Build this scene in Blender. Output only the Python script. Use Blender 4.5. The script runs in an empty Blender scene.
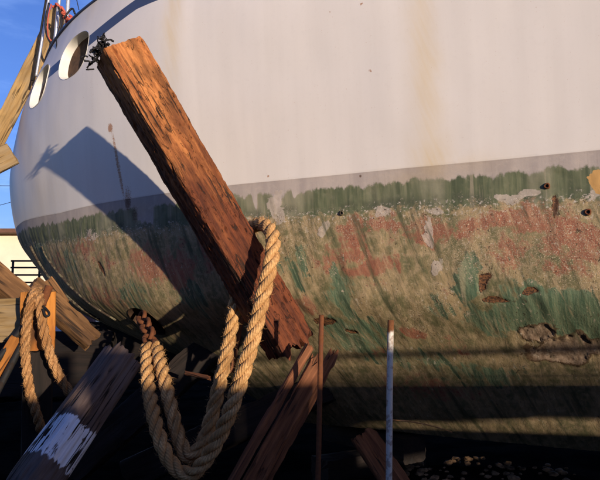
import bpy, math, random
import numpy as np
from mathutils import Vector, Matrix
R = math.radians
S = bpy.context.scene
COL = S.collection

# ------------------------------------------------------------------ camera, sky, sun, exposure
CAM_Z = 1.6
cam_d = bpy.data.cameras.new('camera')
cam = bpy.data.objects.new('camera', cam_d)
COL.objects.link(cam)
cam.location = (0, 0, CAM_Z)
cam.rotation_euler = (R(90) + math.atan(70 / 600), 0, 0)
cam_d.sensor_width = 36
cam_d.lens = 36
cam_d.clip_start = 0.05
cam_d.clip_end = 2000
S.camera = cam

SUN_AZ = R(30.56)      # the light travels to the left of the view by this much
SUN_EL = R(4.29)
LDIR = Vector((-math.sin(SUN_AZ) * math.cos(SUN_EL), math.cos(SUN_AZ) * math.cos(SUN_EL), -math.sin(SUN_EL)))
sun_d = bpy.data.lights.new('sun', 'SUN')
sun = bpy.data.objects.new('sun', sun_d)
COL.objects.link(sun)
sun.rotation_euler = LDIR.to_track_quat('-Z', 'Y').to_euler()
sun_d.energy = 4.2
sun_d.angle = R(0.55)
sun_d.color = (1.0, 0.83, 0.66)

W = bpy.data.worlds.new('World')
S.world = W
W.use_nodes = True
wn, wl = W.node_tree.nodes, W.node_tree.links
wn.clear()
wout = wn.new('ShaderNodeOutputWorld')
wbg = wn.new('ShaderNodeBackground')
sky = wn.new('ShaderNodeTexSky')
sky.sky_type = 'NISHITA'
sky.sun_disc = False
sky.sun_elevation = SUN_EL
to_sun = -LDIR
sky.sun_rotation = math.atan2(to_sun.x, to_sun.y)
sky.altitude = 0
sky.air_density = 1.0
sky.dust_density = 0.3
sky.ozone_density = 3.0
wbg.inputs[1].default_value = 0.15
# thin broken cloud
tc = wn.new('ShaderNodeTexCoord')
mp = wn.new('ShaderNodeMapping')
mp.inputs['Scale'].default_value = (4.5, 4.5, 17.0)
cn = wn.new('ShaderNodeTexNoise')
cn.inputs['Scale'].default_value = 2.2
cn.inputs['Detail'].default_value = 7
cn.inputs['Roughness'].default_value = 0.55
cr = wn.new('ShaderNodeMapRange')
cr.interpolation_type = 'SMOOTHSTEP'
cr.inputs[1].default_value = 0.44
cr.inputs[2].default_value = 0.72
cr.inputs[4].default_value = 0.8
cm = wn.new('ShaderNodeMix')
cm.data_type = 'RGBA'
cs = wn.new('ShaderNodeMix')
cs.data_type = 'RGBA'
cs.blend_type = 'MULTIPLY'
cs.inputs[0].default_value = 1
cs.inputs[7].default_value = (1.75, 1.42, 1.18, 1)
wl.new(tc.outputs['Generated'], mp.inputs[0])
wl.new(mp.outputs[0], cn.inputs['Vector'])
wl.new(cn.outputs[0], cr.inputs[0])
wl.new(cr.outputs[0], cm.inputs[0])
wl.new(sky.outputs[0], cm.inputs[6])
wl.new(sky.outputs[0], cs.inputs[6])
wl.new(cs.outputs[2], cm.inputs[7])
tint = wn.new('ShaderNodeMix')
tint.data_type = 'RGBA'
tint.blend_type = 'MULTIPLY'
tint.inputs[0].default_value = 1
tint.inputs[7].default_value = (1.10, 1.07, 1.72, 1)
wl.new(cm.outputs[2], tint.inputs[6])
wl.new(tint.outputs[2], wbg.inputs[0])
wl.new(wbg.outputs[0], wout.inputs[0])

S.view_settings.view_transform = 'Standard'
S.view_settings.look = 'None'
S.view_settings.exposure = 0.40
S.view_settings.gamma = 1.0

# ------------------------------------------------------------------ helpers
rnd = random.Random(7)


def tag(o, label=None, cat=None, group=None, kind=None):
    if label: o['label'] = label
    if cat: o['category'] = cat
    if group: o['group'] = group
    if kind: o['kind'] = kind
    return o


def empty(name, loc):
    o = bpy.data.objects.new(name, None)
    COL.objects.link(o)
    o.location = loc
    return o


def mesh_obj(name, verts, faces, mat, parent=None, smooth=True, uv=None):
    me = bpy.data.meshes.new(name)
    me.from_pydata([tuple(v) for v in verts], [], faces)
    if smooth:
        me.polygons.foreach_set('use_smooth', [True] * len(me.polygons))
    if uv is not None:
        l = me.uv_layers.new(name='UVMap')
        vi = np.empty(len(me.loops), np.int32)
        me.loops.foreach_get('vertex_index', vi)
        l.data.foreach_set('uv', np.asarray(uv, np.float32)[vi].ravel())
    me.update()
    if mat: me.materials.append(mat)
    o = bpy.data.objects.new(name, me)
    COL.objects.link(o)
    if parent:
        o.parent = parent
        o.location = -Vector(parent.location) if parent.type == 'EMPTY' else (0, 0, 0)
    return o


_rs = np.random.RandomState(3)
_perm = np.concatenate([_rs.permutation(256)] * 3)
_grad = _rs.normal(size=(256, 3))
_grad /= np.linalg.norm(_grad, axis=1)[:, None]


def perlin(p):
    p = np.asarray(p, float)
    i = np.floor(p).astype(int)
    f = p - i
    w = f * f * f * (f * (f * 6 - 15) + 10)
    i &= 255
    r = 0
    for dx in (0, 1):
        for dy in (0, 1):
            for dz in (0, 1):
                h = _perm[_perm[_perm[i[..., 0] + dx] + i[..., 1] + dy] + i[..., 2] + dz]
                g = _grad[h]
                d = g[..., 0] * (f[..., 0] - dx) + g[..., 1] * (f[..., 1] - dy) + g[..., 2] * (f[..., 2] - dz)
                r = r + d * (w[..., 0] if dx else 1 - w[..., 0]) * (w[..., 1] if dy else 1 - w[..., 1]) * (w[..., 2] if dz else 1 - w[..., 2])
    return r * 1.6


def fbm(p, o=4):
    a, s, t = 0, 1.0, np.asarray(p, float)
    for _ in range(o):
        a = a + s * perlin(t)
        t = t * 2.03 + 7.7
        s *= 0.5
    return a


def sstep(a, b, x):
    t = np.clip((x - a) / (b - a), 0, 1)
    return t * t * (3 - 2 * t)


# ---- node shorthand
class NT:
    def __init__(s, name):
        s.m = bpy.data.materials.new(name)
        s.m.use_nodes = True
        s.t = s.m.node_tree
        s.b = s.t.nodes['Principled BSDF']
        s.b.inputs['Specular IOR Level'].default_value = 0.3

    def n(s, t, **k):
        x = s.t.nodes.new('ShaderNode' + t)
        for a, v in k.items(): setattr(x, a, v)
        return x

    def put(s, sock, v):
        if hasattr(v, 'is_output') and v.is_output: s.t.links.new(v, sock)
        elif isinstance(v, (tuple, list)) and sock.type == 'RGBA': sock.default_value = (*v[:3], 1)
        else: sock.default_value = v

    def math(s, op, a, b=0.0, c=0.0, clamp=False):
        x = s.n('Math', operation=op, use_clamp=clamp)
        s.put(x.inputs[0], a); s.put(x.inputs[1], b)
        if op in ('MULTIPLY_ADD',): s.put(x.inputs[2], c)
        return x.outputs[0]

    def add(s, a, b): return s.math('ADD', a, b)
    def mul(s, a, b): return s.math('MULTIPLY', a, b)
    def sub(s, a, b): return s.math('SUBTRACT', a, b)
    def mx(s, a, b): return s.math('MAXIMUM', a, b)

    def ss(s, x, a, b, lo=0.0, hi=1.0):
        r = s.n('MapRange', interpolation_type='SMOOTHSTEP')
        s.put(r.inputs[0], x)
        for i, v in ((1, a), (2, b), (3, lo), (4, hi)): s.put(r.inputs[i], v)
        return r.outputs[0]

    def mix(s, f, a, b, blend='MIX'):
        r = s.n('Mix', data_type='RGBA', blend_type=blend)
        s.put(r.inputs[0], f); s.put(r.inputs[6], a); s.put(r.inputs[7], b)
        return r.outputs[2]

    def attr(s, name):
        return s.n('Attribute', attribute_name=name)

    def xyz(s, v):
        r = s.n('SeparateXYZ'); s.put(r.inputs[0], v)
        return r.outputs

    def vec(s, x, y, z=0.0):
        r = s.n('CombineXYZ')
        for i, v in enumerate((x, y, z)): s.put(r.inputs[i], v)
        return r.outputs[0]

    def map(s, v, scale=(1, 1, 1), loc=(0, 0, 0), rot=(0, 0, 0)):
        r = s.n('Mapping')
        s.put(r.inputs[0], v)
        r.inputs['Scale'].default_value = scale
        r.inputs['Location'].default_value = loc
        r.inputs['Rotation'].default_value = rot
        return r.outputs[0]

    def noise(s, v, scale, detail=4, rough=0.55, dist=0.0):
        r = s.n('TexNoise')
        s.put(r.inputs['Vector'], v)
        r.inputs['Scale'].default_value = scale
        r.inputs['Detail'].default_value = detail
        r.inputs['Roughness'].default_value = rough
        r.inputs['Distortion'].default_value = dist
        return r.outputs[0]

    def voro(s, v, scale, feature='F1', out=0):
        r = s.n('TexVoronoi', feature=feature)
        s.put(r.inputs['Vector'], v)
        r.inputs['Scale'].default_value = scale
        return r.outputs[out]

    def obj(s): return s.n('TexCoord').outputs['Object']
    def uv(s): return s.n('TexCoord').outputs['UV']

    def bump(s, h, strength=0.5, dist=0.01, normal=None):
        r = s.n('Bump')
        s.put(r.inputs['Height'], h)
        r.inputs['Strength'].default_value = strength
        r.inputs['Distance'].default_value = dist
        if normal is not None: s.put(r.inputs['Normal'], normal)
        return r.outputs[0]

    def done(s, col, rough=0.7, normal=None, metal=0.0):
        s.put(s.b.inputs['Base Color'], col)
        s.put(s.b.inputs['Roughness'], rough)
        s.put(s.b.inputs['Metallic'], metal)
        if normal is not None: s.put(s.b.inputs['Normal'], normal)
        return s.m


# ------------------------------------------------------------------ materials
def wood_mat(name, light, dark, crack=(.012, .008, .005), grain=26.0, crackw=0.5, grey=None, blot=0.5, band=None, fade=None, pits=0.0):
    k = NT(name)
    o = k.obj()
    g1 = k.noise(k.map(o, (grain, grain, 1.6)), 1.0, 6, 0.65, 0.6)
    g2 = k.noise(k.map(o, (grain * 3, grain * 3, 3.0), (3, 1, 2)), 1.0, 4, 0.6, 0.3)
    bl = k.noise(k.map(o, (7, 7, 3.2), (5, 2, 9)), 1.0, 5, 0.6)
    col = k.mix(k.ss(g1, .35, .66), dark, light)
    col = k.mix(k.mul(k.ss(bl, .42, .62), blot), col, tuple(c * .38 for c in light))
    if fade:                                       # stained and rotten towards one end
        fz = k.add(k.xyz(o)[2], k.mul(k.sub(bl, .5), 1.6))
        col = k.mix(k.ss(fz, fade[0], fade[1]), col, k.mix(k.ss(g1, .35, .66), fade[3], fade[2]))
    if grey:
        gn = k.noise(k.map(o, (9, 9, 2.0), (1, 7, 4)), 1.0, 4, .6)
        col = k.mix(k.ss(gn, .45, .65), col, grey)
    col = k.mix(k.mul(k.ss(g2, .3, .7), .45), col, k.mix(1.0, col, (.55, .5, .45), 'MULTIPLY'))
    # checks: long dark cracks along the grain
    c1 = k.noise(k.map(o, (grain * .9, grain * .9, .9), (11, 3, 5)), 1.0, 3, .5, .4)
    ck = k.ss(k.math('ABSOLUTE', k.sub(c1, .5)), .012, .035, 1.0, 0.0)
    cg = k.ss(k.noise(k.map(o, (5, 5, 2.5), (2, 8, 1)), 1.0, 2), .45, .6)
    ck = k.mul(k.mul(ck, cg), crackw)
    col = k.mix(ck, col, crack)
    if pits:
        pn = k.noise(k.map(o, (34, 34, 13), (6, 6, 6)), 1.0, 5, .65, .8)
        pt_ = k.mul(k.ss(pn, .575, .66), pits)
        lt_ = k.noise(k.map(o, (60, 60, 14), (1, 5, 2)), 1.0, 4, .65, .5)
        col = k.mix(k.mul(k.ss(lt_, .52, .7), .55), col, k.mix(1.0, col, (1.5, 1.55, 1.7), 'MULTIPLY'))
        col = k.mix(k.mul(k.ss(lt_, .3, .48, 1.0, 0.0), .6), col, k.mix(1.0, col, (.4, .35, .3), 'MULTIPLY'))
        col = k.mix(pt_, col, crack)
        ck = k.mx(ck, pt_)
    h = k.add(k.add(k.mul(g1, .6), k.mul(g2, .5)), k.mul(ck, -1.4))
    if band:
        z = k.xyz(o)[2]
        e = k.mul(k.sub(k.noise(k.map(o, (38, 38, 5)), 1.0, 3), .5), .10)
        zz = k.add(z, e)
        bm_ = k.mul(k.ss(zz, band[0] - .006, band[0] + .006), k.ss(zz, band[1] - .006, band[1] + .006, 1.0, 0.0))
        fl = k.ss(k.add(k.noise(k.map(o, (46, 46, 9)), 1.0, 5, .6), k.mul(ck, -.3)), .37, .43)
        bm_ = k.mul(bm_, fl)
        col = k.mix(bm_, col, k.mix(k.ss(g2, .3, .7), (.62, .62, .66), (.8, .8, .82)))
        h = k.add(h, k.mul(bm_, .3))
    return k.done(col, .82, k.bump(h, .7, .006))


MAT = {}
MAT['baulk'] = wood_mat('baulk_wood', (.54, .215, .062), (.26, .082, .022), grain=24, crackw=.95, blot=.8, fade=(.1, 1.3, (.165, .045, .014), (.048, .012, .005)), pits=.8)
MAT['tan_wood'] = wood_mat('tan_weathered_wood', (.42, .275, .105), (.25, .155, .058), grain=16, crackw=.8, blot=.5, grey=(.30, .215, .11))
MAT['orange_wood'] = wood_mat('orange_board_wood', (.50, .20, .035), (.30, .10, .018), grain=14, crackw=.8, blot=.5)
MAT['brown_wood'] = wood_mat('brown_beam_wood', (.30, .155, .06), (.13, .065, .025), grain=18, crackw=.8, blot=.4)
MAT['deep_brown_wood'] = wood_mat('deep_brown_wood', (.20, .105, .042), (.08, .04, .017), grain=18, crackw=.8, blot=.4)
MAT['split_wood'] = wood_mat('split_plank_wood', (.31, .125, .052), (.12, .042, .018), grain=20, crackw=.9, blot=.45)
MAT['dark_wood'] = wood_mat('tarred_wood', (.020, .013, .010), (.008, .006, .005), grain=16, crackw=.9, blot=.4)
MAT['fence_wood'] = wood_mat('fence_wood', (.16, .14, .12), (.08, .07, .06), grain=16)
MAT['piling'] = wood_mat('piling_wood', (.17, .115, .09), (.075, .05, .042), grain=30, crackw=1.0, blot=.3, grey=(.13, .10, .09), band=(1.262, 1.480))


def rope_mat(name, a, b):
    k = NT(name)
    u = k.xyz(k.uv())
    # yarns wound round each strand
    w = k.math('SINE', k.add(k.mul(u[0], 44.0), k.mul(u[1], 330.0)))
    n = k.noise(k.obj(), 60, 4, .6)
    n2 = k.noise(k.obj(), 9, 3, .5)
    col = k.mix(k.ss(n, .3, .7), b, a)
    col = k.mix(k.mul(k.ss(w, -1.0, .1, 1.0, 0.0), .28), col, tuple(c * .45 for c in b))
    col = k.mix(k.mul(k.ss(n2, .42, .62), .7), col, tuple(c * f for c, f in zip(a, (.50, .42, .34))))
    return k.done(col, .9, k.bump(k.add(k.mul(w, .5), n), .7, .004))


MAT['rope'] = rope_mat('manila_rope', (.70, .43, .18), (.44, .23, .085))
MAT['rope_dark'] = rope_mat('old_rope', (.56, .31, .125), (.34, .17, .065))


def metal_rust(name, base, rust, amt=.5, rough=.6, metal=0.0, top=None):
    k = NT(name)
    o = k.obj()
    n = k.noise(o, 22, 6, .65)
    f = k.ss(n, .62 - amt * .4, .72 - amt * .4)
    if top is not None:
        z = k.xyz(o)[2]
        f = k.mx(k.mul(f, .55), k.ss(k.add(z, k.mul(k.noise(o, 40), .05)), top - .02, top + .005))
    col = k.mix(f, base, k.mix(k.noise(o, 60), rust, tuple(c * .4 for c in rust)))
    return k.done(col, k.ss(f, 0.0, 1.0, rough, .9), k.bump(k.add(n, k.noise(o, 120, 3)), .4, .003), metal)


MAT['rust'] = metal_rust('rusty_iron', (.13, .045, .02), (.20, .07, .025), .6, .85)
MAT['stem'] = metal_rust('worn_stem_paint', (.16, .14, .085), (.07, .05, .035), .5, .8)
MAT['black'] = metal_rust('black_iron', (.012, .012, .012), (.03, .02, .014), .3, .7)
MAT['alu'] = metal_rust('dull_aluminium', (.55, .57, .60), (.35, .33, .32), .1, .38, .6)
MAT['pipe'] = metal_rust('galvanised_pipe', (.60, .56, .48), (.22, .085, .03), .32, .6, top=1.618)


def plain(name, c, rough=.7, var=.25, scale=8):
    k = NT(name)
    n = k.noise(k.obj(), scale, 5, .6)
    return k.done(k.mix(k.ss(n, .3, .7), tuple(x * (1 - var) for x in c), c), rough, k.bump(n, .2, .003))


MAT['red_rope'] = plain('red_cord', (.50, .11, .07), .8)
MAT['cable'] = plain('black_cable', (.014, .014, .016), .55)
MAT['blue_paint'] = plain('dark_blue_paint', (.045, .065, .13), .45)
MAT['deck'] = plain('deck_grey', (.25, .25, .25))
MAT['hole_dark'] = plain('pocket_shade', (.10, .055, .03), .9, .5, 20)  # dark brown standing in for the shadowed inside of the openings
MAT['white_in'] = plain('white_painted_pipe', (.74, .73, .66), .5, .12, 14)
MAT['wall'] = plain('cream_render', (.78, .70, .52), .85, .10, 1.5)
MAT['roof'] = plain('brown_eave', (.16, .08, .05), .8)
MAT['brick_red'] = plain('dull_red_boards', (.22, .10, .08), .8)
MAT['box_blue'] = plain('pale_blue_paint', (.42, .47, .60), .5, .1)
MAT['stone'] = plain('rubble', (.36, .22, .11), .9, .85, 14)
MAT['weed'] = plain('black_weed', (.012, .010, .010), .6, .5, 60)

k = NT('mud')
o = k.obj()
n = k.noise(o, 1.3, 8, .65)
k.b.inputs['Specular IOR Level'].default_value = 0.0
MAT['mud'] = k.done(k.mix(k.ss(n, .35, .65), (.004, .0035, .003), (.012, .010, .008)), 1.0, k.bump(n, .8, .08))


# ------------------------------------------------------------------ shape builders
def frame_from(ax, up):
    z = Vector(ax).normalized()
    x = Vector(up) - z * Vector(up).dot(z)
    x.normalize()
    y = z.cross(x)
    return Matrix((x, y, z)).transposed()


def timber(name, A, B, w, t, face, mat, parent=None, seed=0, rough=.006, nl=60, ragA=.0, ragB=.0, chip=.0, nw=12, nt_=8, fine=0.0):
    """Sawn baulk from A to B: w wide, t thick, `face` the outward direction of its broad face; local z runs along it."""
    A, B = Vector(A), Vector(B)
    L = (B - A).length
    m = frame_from(B - A, face)           # local x = face normal, y = width
    ring = []
    cx = lambda v, h: v * h
    ys = np.linspace(-1, 1, nw + 1)
    xs = np.linspace(-1, 1, nt_ + 1)
    for y in ys[:-1]: ring.append((1, y))
    for x in xs[::-1][:-1]: ring.append((x, 1))
    for y in ys[::-1][:-1]: ring.append((-1, y))
    for x in xs[:-1]: ring.append((x, -1))
    ring = np.array(ring)
    rr = ring.copy()
    # eased corners
    q = np.abs(ring).min(axis=1)
    cor = np.clip((q - .8) / .2, 0, 1)
    rr *= (1 - .035 * cor)[:, None]
    zs = np.linspace(0, 1, nl + 1)
    V = []
    nr = len(ring)
    P0 = np.zeros((nl + 1, nr, 3))
    P0[..., 0] = rr[:, 0] * t / 2
    P0[..., 1] = rr[:, 1] * w / 2
    P0[..., 2] = zs[:, None] * L
    so = seed * 13.7
    q3 = P0 * np.array([28, 28, 2.2]) + so
    d = fbm(q3, 3) * rough
    q4 = P0 * np.array([9, 9, 4.0]) + so + 50
    big = fbm(q4, 3)
    d -= np.maximum(0, big - .25) * chip
    cdist = np.clip((np.abs(ring).min(axis=1) - .55) / .45, 0, 1)
    d -= cdist[None] * np.maximum(0, fbm(P0 * np.array([3, 3, 6.0]) + so + 90, 3) + .1) * chip * .6
    if fine:
        q5 = P0 * np.array([75, 75, 16.0]) + so + 20
        fi = fbm(q5, 3)
        d += fi * fine - np.maximum(0, fbm(P0 * np.array([42, 42, 12.0]) + so + 70, 3) - .28) * fine * 4.5
    nrm = np.zeros_like(P0)
    nrm[..., 0] = np.where(np.abs(ring[:, 0]) > .99, np.sign(ring[:, 0]), 0)
    nrm[..., 1] = np.where(np.abs(ring[:, 1]) > .99, np.sign(ring[:, 1]), 0)
    P0 += nrm * d[..., None]
    # broken ends
    ra = fbm(P0[0] * np.array([40, 40, 0]) + so, 3)
    rb = fbm(P0[-1] * np.array([40, 40, 0]) + so + 9, 3)
    fa = np.clip(1 - zs * L / max(.25, 1e-3), 0, 1)[:, None]
    fb = np.clip(1 - (1 - zs) * L / max(.25, 1e-3), 0, 1)[:, None]
    P0[..., 2] += fa * ragA * ra[None] + fb * ragB * rb[None]
    V = P0.reshape(-1, 3).tolist()
    F = []
    for i in range(nl):
        for j in range(nr):
            F.append((i * nr + j, i * nr + (j + 1) % nr, (i + 1) * nr + (j + 1) % nr, (i + 1) * nr + j))
    # end caps with an inner ring so that they catch light unevenly
    for row, flip, rg in ((0, True, ragA), (nl, False, ragB)):
        base = row * nr
        c0 = len(V)
        ctr = P0[row].mean(axis=0)
        for j in range(nr):
            p = ctr + (P0[row, j] - ctr) * .55
            p[2] += rg * .6 * float(perlin((p * 60 + so)[None])[0])
            V.append(p.tolist())
        V.append(ctr.tolist())
        for j in range(nr):
            a, b_ = base + j, base + (j + 1) % nr
            c, d_ = c0 + (j + 1) % nr, c0 + j
            F.append((b_, a, d_, c) if flip else (a, b_, c, d_))
            F.append((c, d_, c0 + nr) if flip else (d_, c, c0 + nr))
    me = bpy.data.meshes.new(name)
    me.from_pydata(V, [], F)
    me.update()
    me.materials.append(mat)
    ob = bpy.data.objects.new(name, me)
    COL.objects.link(ob)
    M4 = m.to_4x4()
    M4.translation = A
    if parent is not None:
        ob.parent = parent
        M4 = Matrix.Translation(-Vector(parent.location)) @ M4
    ob.matrix_local = M4
    me.polygons.foreach_set('use_smooth', [True] * len(me.polygons))
    try:
        me.set_sharp_from_angle(angle=R(42))
    except Exception:
        pass
    return ob


def spline(pts, step):
    p = np.array(pts, float)
    p = np.vstack([2 * p[0] - p[1], p, 2 * p[-1] - p[-2]])
    out = []
    for i in range(1, len(p) - 2):
        for t in np.linspace(0, 1, 24, endpoint=False):
            a, b_, c, d_ = p[i - 1:i + 3]
            out.append(.5 * ((2 * b_) + (-a + c) * t + (2 * a - 5 * b_ + 4 * c - d_) * t * t + (-a + 3 * b_ - 3 * c + d_) * t ** 3))
    out.append(p[-2])
    out = np.array(out)
    l = np.concatenate([[0], np.cumsum(np.linalg.norm(np.diff(out, axis=0), axis=1))])
    n = max(2, int(l[-1] / step))
    q = np.linspace(0, l[-1], n + 1)
    return np.stack([np.interp(q, l, out[:, i]) for i in range(3)], 1), q


def frames(p):
    t = np.gradient(p, axis=0)
    t /= np.linalg.norm(t, axis=1)[:, None]
    u = np.cross(t[0], (0.3, 0.2, 1))
    u /= np.linalg.norm(u)
    U = [u]
    for i in range(1, len(p)):
        u = U[-1] - t[i] * np.dot(U[-1], t[i])
        U.append(u / np.linalg.norm(u))
    U = np.array(U)
    return t, U, np.cross(t, U)


def tube_mesh(c, r, sides=8, cap=True):
    t, u, v = frames(c)
    n = len(c)
    a = np.linspace(0, 2 * np.pi, sides, endpoint=False)
    r = np.broadcast_to(np.asarray(r, float), (n,))
    P0 = c[:, None] + r[:, None, None] * (np.cos(a)[None, :, None] * u[:, None] + np.sin(a)[None, :, None] * v[:, None])
    F = []
    for i in range(n - 1):
        for j in range(sides):
            F.append((i * sides + j, i * sides + (j + 1) % sides, (i + 1) * sides + (j + 1) % sides, (i + 1) * sides + j))
    if cap:
        F.append(tuple(range(sides))[::-1])
        F.append(tuple((n - 1) * sides + j for j in range(sides)))
    return P0.reshape(-1, 3), F


def tube(name, pts, r, mat, parent=None, step=.02, sides=8, wob=0.0, seed=0):
    c, q = spline(pts, step) if len(pts) > 2 else (np.linspace(pts[0], pts[1], max(3, int(np.linalg.norm(np.subtract(pts[1], pts[0])) / step))), None)
    rr = r
    if wob:
        rr = r * (1 + wob * fbm(c * 30 + seed, 2))
    v, f = tube_mesh(c, rr, sides)
    return mesh_obj(name, v, f, mat, parent)


def rope(name, pts, rad, mat, label, cat, pitch=None, seed=0, group=None, hair=420):
    """Three strands laid round each other, each one a part."""
    c, q = spline(pts, rad * .22)
    t, u, v = frames(c)
    pitch = pitch or rad * 6.2
    root = empty(name, tuple(c[0]))
    tag(root, label, cat, group)
    nz = fbm(c * 9 + seed, 2)
    for s in range(3):
        a = q / pitch * 2 * np.pi + s * 2 * np.pi / 3
        ro = rad * .52 * (1 + .06 * nz)
        cc = c + ro[:, None] * (np.cos(a)[:, None] * u + np.sin(a)[:, None] * v)
        sides = 10
        vv, f = tube_mesh(cc, rad * .50 * (1 + .07 * fbm(cc * 40 + s * 5, 2)), sides)
        uv = np.stack([np.tile(np.arange(sides) / sides, len(cc)), np.repeat(q, sides)], 1)
        mesh_obj('strand', vv, f, mat, root, uv=uv)
    # loose fibres standing off the lay
    rg = np.random.RandomState(int(seed * 7 + 5))
    hv, hf = [], []
    for _ in range(int(q[-1] * hair)):
        i = rg.randint(2, len(c) - 2)
        a = rg.uniform(0, 2 * np.pi)
        n_ = np.cos(a) * u[i] + np.sin(a) * v[i]
        p0 = c[i] + n_ * rad * .93
        d1 = n_ * rg.uniform(.2, 1.0) + t[i] * rg.uniform(-1.2, 1.2) + rg.normal(size=3) * .4
        d1 /= np.linalg.norm(d1)
        ln = rad * rg.uniform(.25, .75)
        p1 = p0 + d1 * ln * .5
        p2 = p1 + (d1 + rg.normal(size=3) * .5) * ln * .5
        sd = np.cross(d1, rg.normal(size=3)); sd /= np.linalg.norm(sd)
        sd2 = np.cross(d1, sd)
        b0 = len(hv)
        w_ = rad * .016
        for pp, ww in ((p0, w_), (p1, w_ * .8)):
            for an in (0, 2.1, 4.2): hv.append(pp + (np.cos(an) * sd + np.sin(an) * sd2) * ww)
        hv.append(p2)
        for j in range(3):
            hf.append((b0 + j, b0 + (j + 1) % 3, b0 + 3 + (j + 1) % 3, b0 + 3 + j))
            hf.append((b0 + 3 + j, b0 + 3 + (j + 1) % 3, b0 + 6))
    if hf:
        fb = mesh_obj('fibres', hv, hf, mat, root)
        fb['kind'] = 'stuff'
    return root


def box(name, lo, hi, mat, parent=None):
    x0, y0, z0 = lo
    x1, y1, z1 = hi
    v = [(x0, y0, z0), (x1, y0, z0), (x1, y1, z0), (x0, y1, z0), (x0, y0, z1), (x1, y0, z1), (x1, y1, z1), (x0, y1, z1)]
    f = [(0, 3, 2, 1), (4, 5, 6, 7), (0, 1, 5, 4), (1, 2, 6, 5), (2, 3, 7, 6), (3, 0, 4, 7)]
    return mesh_obj(name, v, f, mat, parent, smooth=False)


# ------------------------------------------------------------------ ground
gv, gf = [], []
gx = np.concatenate([np.linspace(-400, -12, 20), np.linspace(-11.5, 11.5, 93), np.linspace(12, 400, 20)])
gy = np.concatenate([np.linspace(-60, -6, 10), np.linspace(-5.5, 14.5, 81), np.linspace(15, 900, 26)])
GX, GY = np.meshgrid(gx, gy)
near = np.exp(-((GX / 12) ** 2 + ((GY - 5) / 10) ** 2) ** 2)
GZ = fbm(np.stack([GX * .8, GY * .8, GX * 0], -1), 4) * .06 * near
# rubble bank under the keel
GZ += .30 * np.exp(-(((GX - 1.6) / 1.3) ** 2 + ((GY - 5.3) / .55) ** 2))
n_x = len(gx)
gv = np.stack([GX, GY, GZ], -1).reshape(-1, 3)
gf = [(j * n_x + i, j * n_x + i + 1, (j + 1) * n_x + i + 1, (j + 1) * n_x + i) for j in range(len(gy) - 1) for i in range(n_x - 1)]
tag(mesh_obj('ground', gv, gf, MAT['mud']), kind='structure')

# ------------------------------------------------------------------ the boat
HP = [0.48208, 3.79145, 0.97259, 1.74499, 1.6138, 0.60506, 1.44246, 2.27519, 3.14651, 4.109, 4.54647, 4.98509, 5.14061, 4.96428, 4.57233, 0.54744, 0.80904, 1.14029, 1.4118, 1.8112, 1.90107, 1.94492, 2.02051, 2.07622, 1.96739]
TH, D0, S0, PX, QX = HP[:5]
ZKN = np.array([-1.0, -.8, -.5, -.26, .1, .45, .87, 1.5, 2.1, 2.75])     # heights above the eye
EN, BR = np.array(HP[5:15]), np.array(HP[15:25])
BM = BR.max()
AX_U = np.array([-math.cos(TH), math.sin(TH)])      # along the keel, towards the rounded end
AX_M = np.array([math.sin(TH), math.cos(TH)])       # across, towards the far side


def pchip(x, xk, yk):
    h = np.diff(xk); d = np.diff(yk) / h
    m = np.zeros_like(yk)
    for i in range(1, len(xk) - 1):
        if d[i - 1] * d[i] > 0:
            w1 = 2 * h[i] + h[i - 1]; w2 = h[i] + 2 * h[i - 1]
            m[i] = (w1 + w2) / (w1 / d[i - 1] + w2 / d[i])
    m[0] = d[0]; m[-1] = d[-1]
    i = np.clip(np.searchsorted(xk, x) - 1, 0, len(xk) - 2)
    t = (x - xk[i]) / h[i]
    return (1 + 2 * t) * (1 - t) ** 2 * yk[i] + t * (1 - t) ** 2 * h[i] * m[i] + t * t * (3 - 2 * t) * yk[i + 1] + t * t * (t - 1) * h[i] * m[i + 1]


def hull_grid(zr, s_lin, phi):
    E = pchip(zr, ZKN, EN)[:, None]
    B = pchip(zr, ZKN, BR)[:, None]
    tau = np.sin(phi) ** (2 / PX)
    c = np.cos(phi) ** (2 / QX)
    s = np.hstack([np.repeat(s_lin[None], len(zr), 0), S0 + (E - S0) * tau[None]])
    n = np.hstack([np.repeat(BM - B, len(s_lin), 1), BM - B * c[None]])
    X = AX_U[0] * s + AX_M[0] * n
    Y = D0 + AX_U[1] * s + AX_M[1] * n
    Z = np.repeat(zr[:, None], s.shape[1], 1) + CAM_Z
    # girth coordinate along each level line
    ds = np.hypot(np.diff(s, axis=1), np.diff(n, axis=1))
    sg = np.concatenate([s[:, :1], s[:, :1] + np.cumsum(ds, axis=1)], 1)
    return X, Y, Z, s, n, sg


# columns: even arc length round the end, at the waterline
ph = np.linspace(0, np.pi / 2, 6000)
_, _, _, _, _, sg_ = hull_grid(np.array([.87]), np.array([S0 - 1e-4]), ph)
sg_ = sg_[0, 1:]
PHI = np.interp(np.linspace(sg_[0], sg_[-1], 520), sg_, ph)
PHI[0] = 1e-5
PHI[-1] = np.pi / 2
S_LIN = np.concatenate([np.linspace(-9, -2.5, 14), np.arange(-2.4, S0 - .004, .0095)])
ZR = np.linspace(-1.0, 2.75, 441)
X, Y, Z, s_, n_, SG = hull_grid(ZR, S_LIN, PHI)
NZ, NC = X.shape

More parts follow.
